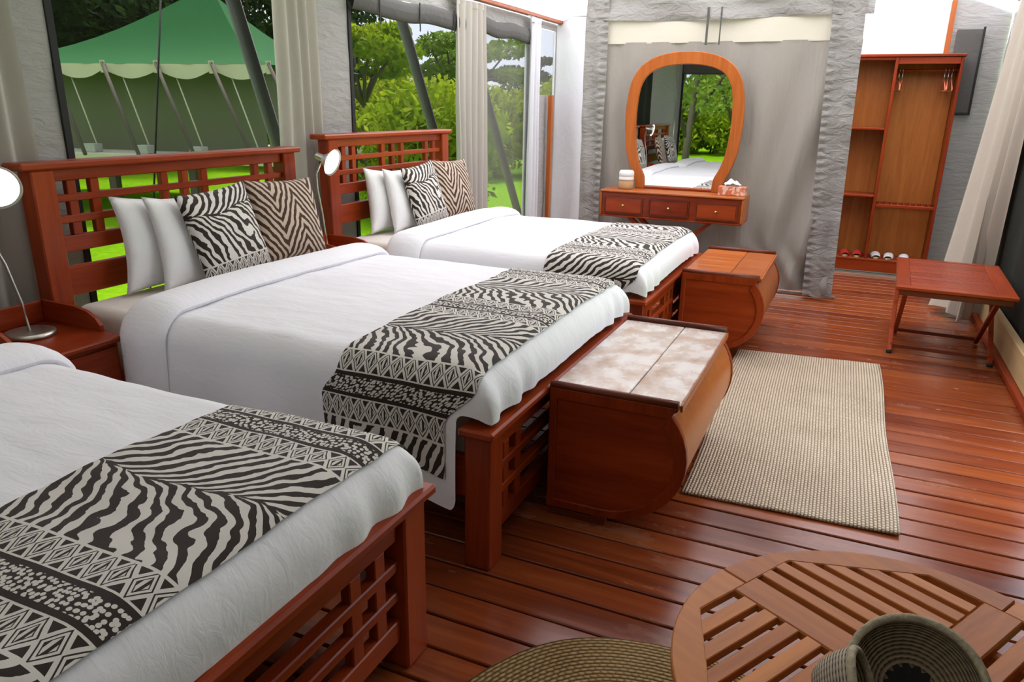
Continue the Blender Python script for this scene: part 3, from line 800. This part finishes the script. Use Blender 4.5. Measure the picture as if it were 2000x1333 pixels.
# ------------------------------------------------------------------ chests
def chest(label, x, y0, y1, rz, lidmat):
    L = y1-y0; t = thing('storage_chest', label, 'chest', (x, (y0+y1)/2, 0), rz, group='curved storage chests at the bed ends')
    def prof(grow=0.0, z1=.545, z0=.035, xt=.25, xb=-.25):
        p = [(xb-grow, z0-grow), (xb-grow, z1+grow)]
        p.append((xt+grow, z1+grow))
        cx, cz, rx, rzz = -.03, .335, .338+grow, .30+grow
        for k in range(15):
            a = R(38)-R(128)*k/14
            p.append((cx+rx*math.cos(a)*.98, cz+rzz*math.sin(a)))
        return p
    h = L/2
    for s in (-1, 1):
        pr = prof(0, .555); inn = [(q[0]*.86-.005, (q[1]-.29)*.84+.285) for q in pr]
        prism('end_frame', pr, 1, s*h, s*(h-.03), 'wood_z', t, hole=inn, bev=.003)
        prism('end_panel', inn, 1, s*(h-.010), s*(h-.026), 'wood_x', t)
        tube('end_rail', [(-.25, s*(h-.016), .561), (.25, s*(h-.016), .561)], .017, 'dark_wood_x', t, 10)
    # curved shell between the ends
    pts = prof(-.006, .535)[2:]; pts = [pts[0]]+pts[1:]
    def shell(a, b):
        k = a*(len(pts)-1); i = min(int(k), len(pts)-2); f = k-i
        return (pts[i][0]*(1-f)+pts[i+1][0]*f, -h+.03+(L-.06)*b, pts[i][1]*(1-f)+pts[i+1][1]*f)
    grid('curved_front', shell, 34, 2, 'org_x', t)
    box('back_panel', (-.248, -h+.03, .05), (-.234, h-.03, .535), 'wood_y', t)
    box('bottom_board', (-.234, -h+.03, .035), (.02, h-.03, .05), 'wood_y', t)
    for k, (a, b) in enumerate(((-.25, .047), (.05, .252))):
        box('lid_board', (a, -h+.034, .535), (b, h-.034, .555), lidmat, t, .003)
    box('lid_lip', (.253, -h+.034, .528), (.263, h-.034, .556), 'org_x', t, .003)
    for s in (-1, 1):
        prism('foot', [(-.24, 0), (.0, 0), (.005, .045), (-.02, .05), (-.06, .03), (-.2, .03), (-.24, .045)], 1, s*(h-.005), s*(h-.035), 'dark_wood_x', t)
    return t
chest('curved wooden chest with worn lid, its glossy sheen painted pale, at the foot of the middle bed', -.722, 2.53, 3.64, R(0), 'lid')
chest('curved wooden chest with orange-brown lid at the foot of the far bed', -.722, 4.92, 5.92, R(0), 'org_x')

# ------------------------------------------------------------------ rugs
def rug_rect():
    c = [(-.50, 2.93), (.352, 2.965), (.315, 5.215), (-.585, 5.11)]
    t = thing('jute_rug', 'rectangular beige jute rug on the planks in front of the chests', 'rug', (-.1, 4.05, 0))
    def f(a, b):
        x = (c[0][0]*(1-a)+c[1][0]*a)*(1-b)+(c[3][0]*(1-a)+c[2][0]*a)*b; y = (c[0][1]*(1-a)+c[1][1]*a)*(1-b)+(c[3][1]*(1-a)+c[2][1]*a)*b
        e = smooth01((a-.8)/.2); x += e*.007*math.sin(b*9+.4)+.008*(1-a)*math.sin(b*7)
        z = .013+.004*nz(x*4, y*4, 2)+.006*max(0, math.sin(b*9+a*2))*e
        return (x+.1, y-4.05, z)
    o = grid('weave', f, 40, 90, 'jute', t, uvf=lambda a, b: (b*2.24, a*.86)); m = o.modifiers.new('thickness', 'SOLIDIFY'); m.thickness = .009; m.offset = -1
rug_rect()
def rug_round():
    t = thing('round_jute_rug', 'round coiled brown jute rug at the bottom edge beside the slatted table', 'rug', (-.28, 1.38, 0))
    def f(a, b):
        r = .565*a*(1+.008*math.sin(b*40)) ; an = b*2*PI; return (r*math.cos(an), r*math.sin(an), .014-.004*a**12)
    o = grid('weave', f, 36, 96, 'jute_round', t, uvf=lambda a, b: (b*2*PI*.4, a*.565)); m = o.modifiers.new('thickness', 'SOLIDIFY'); m.thickness = .01; m.offset = -1
rug_round()

# ------------------------------------------------------------------ round slatted table
def round_table():
    t = thing('round_table', 'round slatted wooden coffee table cut by the lower right corner', 'table', (.26, 1.51, 0), R(-30)); Z0, Z1 = .425, .45; r = .50
    lim = .60; cut = .425
    def inner(an):
        c, s = abs(math.cos(an)), abs(math.sin(an)); return min(lim/(c+s), cut/max(c, s))
    for q in range(4):
        n = 24; out, inn = [], []
        for k in range(n+1):
            an = q*PI/2+PI/2*k/n+.003*(1-2*k/n); out.append((r*math.cos(an), r*math.sin(an))); ri = inner(an); inn.append((ri*math.cos(an), ri*math.sin(an)))
        prism('rim_segment', out+inn[::-1], 2, Z0, Z1, 'table_u', t, bev=.003)
    box('cross_bar', (-.43, -.045, Z0-.002), (.43, .045, Z1-.0015), 'table_u', t)
    for s in (-1, 1): box('cross_bar', (-.045, s*.0455, Z0-.002), (.045, s*.43, Z1-.0015), 'table_v', t)
    pitch, wd = .0585, .0385
    def ext(c):  # length of opening at offset c from the axis
        return min(cut, lim-abs(c)-wd/2)+.012
    for k in range(6):
        c = .045+.020+wd/2+k*pitch
        if c > cut-.01: break
        e = ext(c)
        if e < .07: continue
        for (sx, sy, al) in ((-1, -1, 'v'), (-1, 1, 'u'), (1, 1, 'v'), (1, -1, 'u')):
            ca, cb = c-wd/2, c+wd/2; ea, eb = min(cut, lim-ca)+.004, min(cut, lim-cb)+.004
            q = [(ca, .0455), (cb, .0455), (cb, eb), (ca, ea)]
            q = [(sx*x, sy*y) for x, y in q] if al == 'v' else [(sx*y, sy*x) for x, y in q]
            prism('slat', q, 2, Z0, Z1-.001, 'table_v' if al == 'v' else 'table_u', t, bev=.002)
    for a in range(4):
        an = a*PI/2+PI/4; bar('leg', (.30*math.cos(an), .30*math.sin(an), .425), (.36*math.cos(an), .36*math.sin(an), 0), .04, .04, 'table_u', t, up=(0.01, 0, 1) if False else (math.cos(an), math.sin(an), .2))
    for s in (-1, 1): box('apron', (-.3, s*.29-.012, .37), (.3, s*.29+.012, .424), 'table_u', t)
round_table()

def basket(label, loc, rot, R0, H, R1, star):
    t = thing('woven_basket', label, 'basket', loc); t.rotation_euler = rot
    n = 14; po = [(.0, 0.0)]+[(R1*k/5, .0+.001*k) for k in range(1, 6)]+[(R1+(R0-R1)*math.sin(PI/2*k/n)**.85, .005+H*(k/n)**1.1) for k in range(1, n+1)]
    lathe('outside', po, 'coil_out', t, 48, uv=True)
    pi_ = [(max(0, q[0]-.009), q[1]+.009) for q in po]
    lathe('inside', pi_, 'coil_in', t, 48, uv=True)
    pts = [(R0*math.cos(2*PI*k/40)-.0045*math.cos(2*PI*k/40), (R0-.0045)*math.sin(2*PI*k/40), H+.008) for k in range(41)]
    tube('rim', pts, .0085, 'coil_rim', t, 8, cap=False)
    if star:
        vs, fs = [(0, 0, .0125)], []; k = 14
        for i in range(2*k): rr = R1*(.98 if i % 2 == 0 else .72); an = PI*i/k; vs.append((rr*math.cos(an), rr*math.sin(an), .0125+.002))
        for i in range(2*k): fs.append((0, 1+i, 1+(i+1) % (2*k)))
        mk('black_star', vs, fs, 'coil_black', t)
    return t
basket('open coiled basket with a black star inside, on the slatted table', (.243, 1.44, .488), (R(38), R(0), 0), .126, .075, .058, True)
basket('small coiled basket leaning against the starred basket on the slatted table', (.07, 1.315, .520), (R(-25), R(62), R(-30)), .078, .08, .042, False)

# ------------------------------------------------------------------ folding luggage stand
def rack():
    t = thing('folding_stand', 'slatted wooden folding luggage stand by the right wall', 'luggage stand', (.705, 5.885, 0), R(-2.0)); Z = .52
    x0, x1, y0, y1 = -.345, .338, -.56, .575
    for s, y in ((-1, y0), (1, y1)): box('frame_rail', (x0, y-s*.055 if s > 0 else y, Z-.024), (x1, y if s > 0 else y+.055, Z), 'wood_x', t) 
    box('frame_end', (x0, y0+.056, Z-.024), (x0+.085, y1-.056, Z), 'wood_y', t); box('frame_end', (x1-.10, y0+.056, Z-.024), (x1, y1-.056, Z), 'wood_y', t)
    n = 17; span = (y1-.062)-(y0+.062)
    for k in range(n):
        y = y0+.062+span*k/n; box('slat', (x0+.0855, y, Z-.018), (x1-.1005, y+span/n-.012, Z-.002), 'wood_x', t, .003)
    box('front_apron', (x0+.02, y0+.012, Z-.062), (x1-.02, y0+.03, Z-.024), 'dark_wood_x', t)
    for s in (-1, 1):
        xo, xi = (x0+.03 if s < 0 else x1-.05), (x0+.065 if s < 0 else x1-.09)
        bar('leg', (xo, .40, Z-.03), (xo, -.335, .012), .026, .03, 'wood_z', t, up=(1, 0, 0))
        bar('leg', (xi, -.49, Z-.03), (xi, .21, .012), .026, .03, 'wood_z', t, up=(1, 0, 0))
        tube('rubber_foot', [(xo, -.338, 0), (xo, -.335, .022)], .018, 'hem', t, 10)
    bar('stretcher', (x0+.03, -.29, .045), (x1-.05, -.29, .045), .016, .026, 'dark_wood_x', t)
    bar('stretcher', (x0+.065, .165, .045), (x1-.09, .165, .045), .016, .026, 'dark_wood_x', t)
rack()

# ------------------------------------------------------------------ dresser and mirror
def dresser():
    t = thing('dressing_table', 'wooden dressing table with three drawers under the mirror', 'dressing table', (-1.455, 6.71, 0))
    w, y0, y1, z0, z1 = .632, -.19, .17, .655, .872
    box('top', (-w, y0, z1), (w, y1, z1+.018), 'org_x', t, .004); box('bottom', (-w, y0+.01, z0), (w, y1, z0+.016), 'wood_x', t)
    for s in (-1, 1): box('side_panel', (s*w, y0+.004, z0+.016), (s*(w-.02), y1, z1), 'org_x', t)
    box('face_frame', (-w+.02, y0+.012, z0+.016), (w-.02, y0+.026, z1), 'wood_x', t)
    box('back', (-w+.02, y1-.012, z0+.016), (w-.02, y1, z1), 'wood_x', t)
    for k in (-1, 0, 1):
        c = k*.41; d = box('drawer', (c-.165, y0+.002, z0+.045), (c+.165, y0+.014, z1-.045), 'wood_x', t, .003)
        for a, b in (((-.172, -.185), (.172, -.178)),): pass
        kn = lathe('knob', [(0, .024), (.010, .022), (.012, .015), (.005, .006), (.005, 0)], 'brass', d, 12); kn.rotation_euler = (R(90), 0, 0); kn.location = (0, -.005, .06)
        mo = [(-.178, -.073), (.178, -.073), (.178, .073), (-.178, .073)]; mi = [(-.166, -.061), (.166, -.061), (.166, .061), (-.166, .061)]
        fr = prism('drawer_moulding', [(c+a, .7635+b) for a, b in mo], 1, y0-.002, y0+.012, 'dark_wood_x', t, hole=[(c+a, .7635+b) for a, b in mi])
    for y in (-.13, .10):
        bar('crossed_leg', (-.36, y, z0), (.40, y, 0.0), .035, .05, 'wood_x', t, up=(0, 1, 0)); bar('crossed_leg', (.36, y+.036, z0), (-.40, y+.036, 0.0), .035, .05, 'wood_x', t, up=(0, 1, 0))
    bar('stretcher', (0, -.13, .33), (0, .13, .33), .03, .03, 'wood_x', t)
dresser()
def mirror():
    t = thing('vanity_mirror', 'tall rounded mirror in a bent orange-brown wooden frame', 'mirror', (-1.46, 6.845, .89))
    t.rotation_euler = (R(0), 0, 0)
    # half outline of the outer edge (x, z) from bottom to top
    oh = [(.39, 0), (.395, .05), (.42, .12), (.462, .22), (.497, .34), (.51, .46), (.52, .60), (.515, .74), (.495, .88), (.46, .98), (.39, 1.07), (.28, 1.135), (.14, 1.17), (0, 1.18)]
    ih = [(.305, 0), (.305, .05), (.315, .12), (.362, .22), (.396, .34), (.412, .46), (.42, .60), (.416, .73), (.402, .85), (.375, .93), (.32, 1.0), (.23, 1.045), (.115, 1.068), (0, 1.075)]
    def dens(L):
        out = []
        for i in range(len(L)-1):
            p0, p1, p2, p3 = (Vector(L[max(i-1, 0)]), Vector(L[i]), Vector(L[i+1]), Vector(L[min(i+2, len(L)-1)]))
            for k in range(4):
                s = k/4; out.append(tuple(.5*((2*p1)+(p2-p0)*s+(2*p0-5*p1+4*p2-p3)*s*s+(3*p1-p0-3*p2+p3)*s**3)))
        out.append(L[-1]); return out
    O, I = dens(oh), dens(ih)
    Of = O+[(-x, z) for x, z in O[-2::-1]]; If = I+[(-x, z) for x, z in I[-2::-1]]
    bm = bmesh.new(); n = len(Of); rows = []
    for y in (-.022, .012):
        rows.append([bm.verts.new((x, y, z)) for x, z in Of]); rows.append([bm.verts.new((x, y, z)) for x, z in If])
    of, if_, ob, ib = rows
    for i in range(n-1):
        bm.faces.new((of[i], of[i+1], if_[i+1], if_[i])); bm.faces.new((ob[i], ib[i], ib[i+1], ob[i+1]))
        bm.faces.new((of[i], ob[i], ob[i+1], of[i+1])); bm.faces.new((if_[i], if_[i+1], ib[i+1], ib[i]))
    bm.faces.new((of[0], if_[0], ib[0], ob[0])); bm.faces.new((of[-1], ob[-1], ib[-1], if_[-1]))
    bmesh.ops.recalc_face_normals(bm, faces=bm.faces)
    es = [e for e in bm.edges if len(e.link_faces) == 2 and e.calc_face_angle(0) > .9]
    bmesh.ops.bevel(bm, geom=es, offset=.005, segments=1, affect='EDGES')
    from_bm('frame', bm, 'org_z', t)
    gl = [(x*1.015, z) for x, z in If]; gl[0] = (gl[0][0], .018); gl[-1] = (gl[-1][0], .018)
    prism('glass', gl, 1, -.006, .004, 'mirror', t)
    box('bottom_rail', (-.305, -.02, 0), (.305, .012, .02), 'wood_x', t, .003)
    box('back_board', (-.3, .0125, .02), (.3, .02, .9), 'wood_z', t)
mirror()
def toiletries():
    t = thing('paper_roll', 'white paper roll with kraft wrapper on the left end of the dressing table', 'paper roll', (-1.90, 6.70, .891))
    lathe('holder', [(0, 0), (.062, 0), (.066, .01), (.066, .07), (.06, .075), (0, .075)], 'wrap', t, 28)
    lathe('roll', [(.018, .076), (.064, .076), (.068, .085), (.068, .105), (.064, .11), (.068, .115), (.067, .15), (.055, .165), (.018, .165), (.018, .1)], 'white_plastic', t, 28)
    b = thing('tissue_box', 'coral patterned tissue box on the right end of the dressing table', 'tissue box', (-.95, 6.70, .891))
    bx = box('carton', (-.115, -.055, 0), (.115, .055, .075), 'tissue_box', b, .003)
    def f(a, c):
        x, y = (a-.5)*.13, (c-.5)*.05; r = math.hypot(x/.065, y/.03)
        z = .076+.058*max(0, 1-r*r*.6)*(.7+.5*nz(a*4, c*4, 3))+.022*math.sin(a*14+c*5)*max(0, 1-r)
        return (x+.02*nz(a*3, c*3, 7)-.005, y+.02*nz(a*3, c*3, 12), max(.074, z))
    grid('tissue', f, 20, 14, 'tissue', b)
toiletries()

# ------------------------------------------------------------------ wardrobe with contents
def wardrobe():
    t = thing('open_wardrobe', 'open orange-brown wardrobe with shelves and hanging rail behind the partition', 'wardrobe', (.205, 8.36, 0))
    D = .33; xl, xr, H = -.56, .555, 2.12; th = .024
    for x in (xl, xr-th): box('side_panel', (x, 0, .0), (x+th, D, H-.02), 'wood_z', t)
    box('top', (xl-.015, -.015, H-.02), (xr+.015, D, H+.005), 'wood_x', t)
    box('back_panel', (xl+th, D-.012, .14), (xr-th, D, H-.02), 'ply_z', t)
    box('divider', (-.014, 0, .16), (.014, D-.012, H-.02), 'wood_z', t)
    box('base_shelf', (xl+th, 0, .135), (xr-th, D-.012, .16), 'wood_x', t)
    prism('plinth', [(xl+th, .135), (xr-th, .135), (xr-th, 0), (xr-th-.09, 0), (xr-th-.13, .03), (xl+th+.13, .03), (xl+th+.09, 0), (xl+th, 0)], 1, .004, .022, 'wood_x', t)
    box('front_rail', (.014, .004, H-.085), (xr-th, .02, H-.02), 'wood_x', t); box('front_rail', (xl+th, .004, H-.05), (-.014, .02, H-.02), 'wood_x', t)
    for z in (.80, 1.45): box('shelf', (xl+th, .003, z-.022), (-.014, D-.012, z), 'wood_x', t)
    bar('rail_shelf', (.014, .03, .70), (xr-th, .03, .70), .05, .03, 'wood_x', t); bar('rail_shelf', (.014, D-.04, .70), (xr-th, D-.04, .70), .03, .03, 'wood_x', t)
    for k in range(9):
        x = .05+k*.055; tube('dowel', [(x, .05, .71), (x, D-.05, .71)], .009, 'wood_z', t, 8)
    tube('hanging_rail', [(.014, .16, 1.985), (xr-th, .16, 1.985)], .014, 'wood_x', t, 10)
wardrobe()
def hanger_mesh():
    pts = []
    for k in range(9):
        a = R(200)-R(250)*k/8; pts.append((0, .024*math.cos(a)-.0, .0+.024*math.sin(a)))
    hk = pts+[(0, .004, -.05), (0, 0, -.075)]
    body = [(0, 0, -.075), (0, .10, -.12), (0, .185, -.165), (0, .19, -.178), (0, .17, -.185), (0, 0, -.185), (0, -.17, -.185), (0, -.19, -.178), (0, -.185, -.165), (0, -.10, -.12), (0, 0, -.075)]
    return hk, body
HK, HB = hanger_mesh()
hs = [(.245, R(8), 'hanger nearest the wardrobe divider, turned edge-on'), (.275, R(-6), 'hanger at the left end of the wardrobe rail, second from the divider'), (.635, R(5), 'hanger at the right end of the wardrobe rail, leftmost of three'), (.665, R(-3), 'hanger at the right end of the wardrobe rail, middle of three'), (.695, R(4), 'hanger nearest the right side of the wardrobe')]
for x, rz, lb in hs:
    t = thing('clothes_hanger', 'coral wire '+lb, 'hanger', (x, 8.52, 1.982), rz+R(0), group='clothes hangers')
    t.scale = (1, .72, 1)
    tube('hook', HK, .0035, 'rod', t, 6); tube('wire_body', HB, .0055, 'pink_wire', t, 6)
def slipper(label, x, y, z, rz, strap, sole, grp):
    t = thing('slipper', label, 'slipper', (x, y, z), rz, group=grp)
    out = []
    for k in range(28):
        a = 2*PI*k/28; yy = math.sin(a)*.125; xx = math.cos(a)*(.046+.006*math.sin(a)) ; out.append((xx, yy))
    prism('sole', out, 2, 0, .016, sole, t, bev=.003)
    def f(a, b):
        an = PI*a; y = -.105+.115*b; rr = .047*(1-.25*(1-b)**2); return (-rr*math.cos(an)*1.03, y, .012+.048*(.55+.45*b)*math.sin(an)**.8)
    grid('upper', f, 14, 8, strap, t)
slipper('white towelling slipper on the wardrobe base, next to the divider', .295, 8.49, .160, R(4), 'white_foam', 'straw', 'white slippers')
slipper('white towelling slipper on the wardrobe base, right of its twin', .42, 8.48, .160, R(-4), 'white_foam', 'straw', 'white slippers')
slipper('white slipper on the wardrobe base half hidden behind the luggage stand', .56, 8.48, .160, R(3), 'white_foam', 'straw', 'white slippers')
slipper('red sandal on the wardrobe base beside the partition edge', .00, 8.49, .160, R(6), 'red_rubber', 'straw', 'red sandals')
slipper('red sandal on the wardrobe base beside the divider', .125, 8.49, .160, R(-2), 'red_rubber', 'straw', 'red sandals')

# ------------------------------------------------------------------ outside
GZ = -.55
def ground(a, b):
    s = lambda t: math.copysign(abs(t)**2.2, t)*160
    x, y = s(a*2-1)-8, s(b*2-1)+8
    return (x, y, GZ+(.12*nz(x*.12, y*.12) if abs(x) > 6 or True else 0)-.0)
structure(grid('ground', ground, 90, 90, 'grass'))
def outside_tent():
    X0, X1, Y0, Y1 = -16.4, -10.0, 12.5, 15.9; zd, ze = .62, 2.22
    t = thing('safari_tent', 'green roofed safari tent on a deck outside the left window', 'tent', (-13.48, 12.2, GZ), R(12)); cx, cy = -13.2, 14.2
    def L(p): return (p[0]-cx, p[1]-cy, p[2]-GZ)
    # deck on posts
    box('deck', L((X0-.5, Y0-.7, zd-.14)), L((X1+.5, Y1, zd)), 'cream_trim', t, .01)
    for k in range(5):
        x = X0-.3+k*(X1-X0+.6)/4; box('deck_post', L((x-.08, Y0-.5, GZ)), L((x+.08, Y0-.34, zd-.14)), 'bark', t, .01)
    def wall(a, b):
        x = X0+.25+(X1-X0-.5)*a; z = zd+(ze-zd)*b; return L((x, Y0+.25+.035*math.sin(x*5)+.03*nz(x*2, z*3), z))
    grid('wall_front', wall, 60, 10, 'tent_wall', t)
    for x in (X0+.25, X1-.25):
        def sw(a, b, x=x): y = Y0+.25+(Y1-Y0-.5)*a; return L((x+.03*math.sin(y*5), y, zd+(ze-zd)*b))
        grid('wall_side', sw, 30, 6, 'tent_wall', t)
    ra, rb, zr, yr = -12.7, -12.0, 3.6, 14.2
    ov = [(X0-.2, Y0-.3, ze), (X1+.2, Y0-.3, ze), (X1+.2, Y1+.3, ze), (X0-.2, Y1+.3, ze)]; ridge = [(ra, yr, zr), (rb, yr, zr)]
    def slope(p0, p1, q0, q1, nm='roof_panel'):
        def f(a, b):
            e0, e1 = Vector(p0).lerp(Vector(p1), a), Vector(q0).lerp(Vector(q1), a); p = e0.lerp(e1, b); p.z -= .28*math.sin(b*PI)*1.0; return L(p)
        grid(nm, f, 20, 10, 'green_roof', t)
    slope(ov[0], ov[1], ridge[0], ridge[1]); slope(ov[1], ov[2], ridge[1], ridge[1]); slope(ov[2], ov[3], ridge[1], ridge[0]); slope(ov[3], ov[0], ridge[0], ridge[0])
    n = 6
    def val(a, b):
        x = X0-.2+(X1-X0+.4)*a; d = .10+.16*abs(math.sin(a*n*PI)); return L((x, Y0-.305+.02*math.sin(a*60), ze-d*b))
    grid('scalloped_valance', val, 120, 3, 'cream_trim', t)
    for k in range(n+1):
        x = X0-.2+(X1-X0+.4)*k/n
        box('valance_tab', L((x-.045, Y0-.34, ze-.16)), L((x+.045, Y0-.315, ze+.06)), 'cream_trim', t, 0)
        tube('guy_pole', [L((x, Y0-.33, ze+.02)), L((x+1.15, Y0-1.1, zd))], .035, 'bark', t, 6)
        tube('guy_line', [L((x+.25, Y0-.2, ze-.05)), L((x+.95, Y0-.5, zd))], .014, 'cream_trim', t, 5)
        box('block', L((x+.7, Y0-.62, zd)), L((x+.95, Y0-.4, zd+.16)), 'stone', t, .01)
outside_tent()
def leaning_pole(label, p, q, r=.045):
    t = thing('support_pole', label, 'pole', q, group='leaning tent poles'); tube('shaft', [(0, 0, 0), tuple(Vector(p)-Vector(q))], r, 'pole', t, 10)
def extend(p, q, z):
    p, q = Vector(p), Vector(q); d = q-p; return tuple(p+d*((z-p.z)/d.z))
for lb, p, q in (('dark leaning pole outside the window behind the middle headboard', (-3.6, 3.775, 2.184), (-3.6, 4.081, 1.295)), ('dark leaning pole outside the window behind the far headboard', (-3.6, 5.669, 2.255), (-3.6, 6.143, 1.391)), ('dark leaning pole outside the grey window past the white curtain', (-3.6, 7.336, 1.524), (-3.6, 8.084, .421))):
    leaning_pole(lb, extend(p, q, 2.5), extend(p, q, GZ))
tg = thing('guy_rope', 'thin dark guy rope crossing the view of the green tent', 'rope', (-3.75, 2.93, GZ)); tube('rope', [(0, -.1, 0), (0, .52, 3.1)], .006, 'rope', tg, 6)

def leaf_mesh(name, blobs, n, size, mat, seed, flat=1.0):
    rng = np.random.default_rng(seed); tot = sum(b[3]**2 for b in blobs); V, F = [], []
    for (cx, cy, cz, r, sz) in blobs:
        k = max(20, int(n*r*r/tot)); d = rng.normal(size=(k, 3)); d /= np.linalg.norm(d, axis=1)[:, None]
        rad = r*(.45+.55*rng.random(k)**.5); p = d*rad[:, None]; p[:, 2] *= sz; p += (cx, cy, cz)
        a = rng.normal(size=(k, 3)); a /= np.linalg.norm(a, axis=1)[:, None]; b = np.cross(a, rng.normal(size=(k, 3))); b /= np.linalg.norm(b, axis=1)[:, None]
        s = size*(.6+.8*rng.random(k))[:, None]
        base = sum(len(v) for v in V)
        q = np.stack([p-a*s, p+b*s*.45, p+a*s, p-b*s*.45], 1).reshape(-1, 3); V.append(q)
        F.append((np.arange(k)*4+base)[:, None]+np.arange(4)[None])
    V = np.concatenate(V); F = np.concatenate(F)
    me = bpy.data.meshes.new(name); me.from_pydata(V.tolist(), [], F.tolist()); me.materials.append(MAT[mat]); return me
def tree(name, label, loc, blobs, n, size, mat, seed, trunks, group='trees outside the tent', cat='tree'):
    t = thing(name, label, cat, loc, group=group); me = leaf_mesh('foliage', blobs, n, size, mat, seed)
    o = bpy.data.objects.new('foliage', me); link(o, t); o['kind'] = 'stuff'
    for pts, r in trunks:
        k = len(pts); tube('trunk', pts, [r*(1-.6*i/(k-1)) for i in range(k)], 'bark', t, 8)
    return t
def acacia(label, x, y, h, spread, seed, mat='leaf_mid', n=5000, name='acacia_tree'):
    rng = random.Random(seed); blobs, tr = [], [([(0, 0, 0), (.1, 0, h*.3), (.05, .1, h*.55)], .14)]
    for k in range(9):
        a = 2*PI*k/9+rng.uniform(-.3, .3); rr = spread*rng.uniform(.35, 1); zz = h*rng.uniform(.72, .95)
        blobs.append((rr*math.cos(a), rr*math.sin(a), zz, spread*rng.uniform(.3, .45), .32)); tr.append(([(.05, .1, h*.5), (rr*.5*math.cos(a), rr*.5*math.sin(a), h*.68), (rr*math.cos(a), rr*math.sin(a), zz)], .06))
    return tree(name, label, (x, y, GZ), blobs, n, .10, mat, seed, tr)
acacia('flat-topped acacia rising left in the far headboard window', -12.3, 17.2, 4.2, 1.9, 3, 'leaf_bright')
acacia('pale acacia half hidden by the white curtain in the far headboard window', -13.2, 24.5, 4.4, 2.2, 5, 'leaf_mid')
acacia('small distant acacia above the hedge in the grey window', -14.5, 33.0, 4.3, 1.8, 8, 'leaf_dark', 3000)
# hedge bushes
BM = []
for k in range(4):
    rng = random.Random(50+k); bl = [(rng.uniform(-1, 1), rng.uniform(-.7, .7), rng.uniform(.5, 2.1), rng.uniform(.6, .95), .9) for _ in range(11)]
    BM.append((leaf_mesh('foliage', bl, 5200, .10, 'leaf_bright' if k < 3 else 'leaf_mid', 70+k), bl))
rng = random.Random(11)
def bush(x, y, s, k, label, group):
    t = thing('bush', label, 'bush', (x, y, GZ), rng.uniform(0, 6.28), group=group); t.scale = (s, s, s*rng.uniform(.92, 1.06))
    o = bpy.data.objects.new('foliage', BM[k][0]); link(o, t); o['kind'] = 'stuff'
    for j in range(3): tube('stem', [(rng.uniform(-.2, .2), rng.uniform(-.2, .2), 0), (rng.uniform(-.7, .7), rng.uniform(-.5, .5), 1.4)], .035, 'bark', t, 5)
HL = 'bright yellow-green bush in the nearer hedge outside the left windows'
for k in range(9): bush(-17.5+k*1.6+rng.uniform(-.3, .3), 20.5+rng.uniform(-1, 1.5)+k*.35, 1.05+rng.uniform(-.06, .12), k % 3, HL, 'hedge bushes')
for k in range(7): bush(-23+k*2.2, 29+rng.uniform(-1, 1)+k*.5, 1.2, k % 4, 'taller bush in the hedge row further back outside the left windows', 'far hedge bushes')
bush(-7.7, 13.6, 1.05, 0, 'dense green bush close behind the white curtain at the far headboard window', 'hedge bushes')
for k in range(4): bush(-26-k*1.2, 8+k*4.2, 1.25, k % 4, 'green bush in the row beyond the green tent', 'bushes beyond the tent')
for k, (x, y, h) in enumerate(((-22, 13.5, 7.5), (-22.5, 19.5, 8.0), (-28.5, 19, 8.5), (-19.5, 24.5, 6.5), (-28, 12, 8))):
    bl = [(random.Random(k*9+j).uniform(-2.2, 2.2), random.Random(k*9+j+99).uniform(-2.2, 2.2), h*random.Random(k*7+j).uniform(.4, .95), 1.6, .8) for j in range(12)]
    tree('shade_tree', ('dark shade tree behind the left end of the green tent', 'dark tall tree behind the middle of the green tent', 'large dark tree far beyond the green tent', 'lower dark tree behind the right end of the green tent', 'dark tree at the far left beyond the tent')[k], (x, y, GZ), bl, 9000, .16, 'leaf_dark', 200+k, [([(0, 0, 0), (.1, 0, h*.4), (0, .1, h*.75)], .25)])
# trees on the camera side, seen only in the mirror
for k, (x, y) in enumerate(((-4.6, -8.5), (-3.4, -10.0), (-6.0, -13))):
    bl = [(random.Random(k+j).uniform(-1.6, 1.6), random.Random(k+j+31).uniform(-1.6, 1.6), random.Random(k+j+61).uniform(2.4, 5.0), .9, .7) for j in range(9)]
    tree('thorn_tree', ('slender bare-branched tree left in the mirror reflection', 'slender forked tree right in the mirror reflection', 'further thorn tree in the mirror reflection')[k], (x, y, GZ), bl, 1500, .10, 'leaf_mid', 400+k,
         [([(0, 0, 0), (.05, 0, 1.4), (.2, .1, 3.0), (.6, .2, 4.5)], .12), ([(.05, 0, 1.3), (-.5, .2, 2.6), (-.9, .3, 4.0)], .08), ([(.1, 0, 1.8), (.7, -.3, 2.8), (1.2, -.2, 3.6)], .06)])
for k in range(9): bush(-16+k*2.3, -24+rng.uniform(-2, 2), 1.5, k % 3, 'green bush in the thicket seen in the mirror', 'bushes on the camera side')
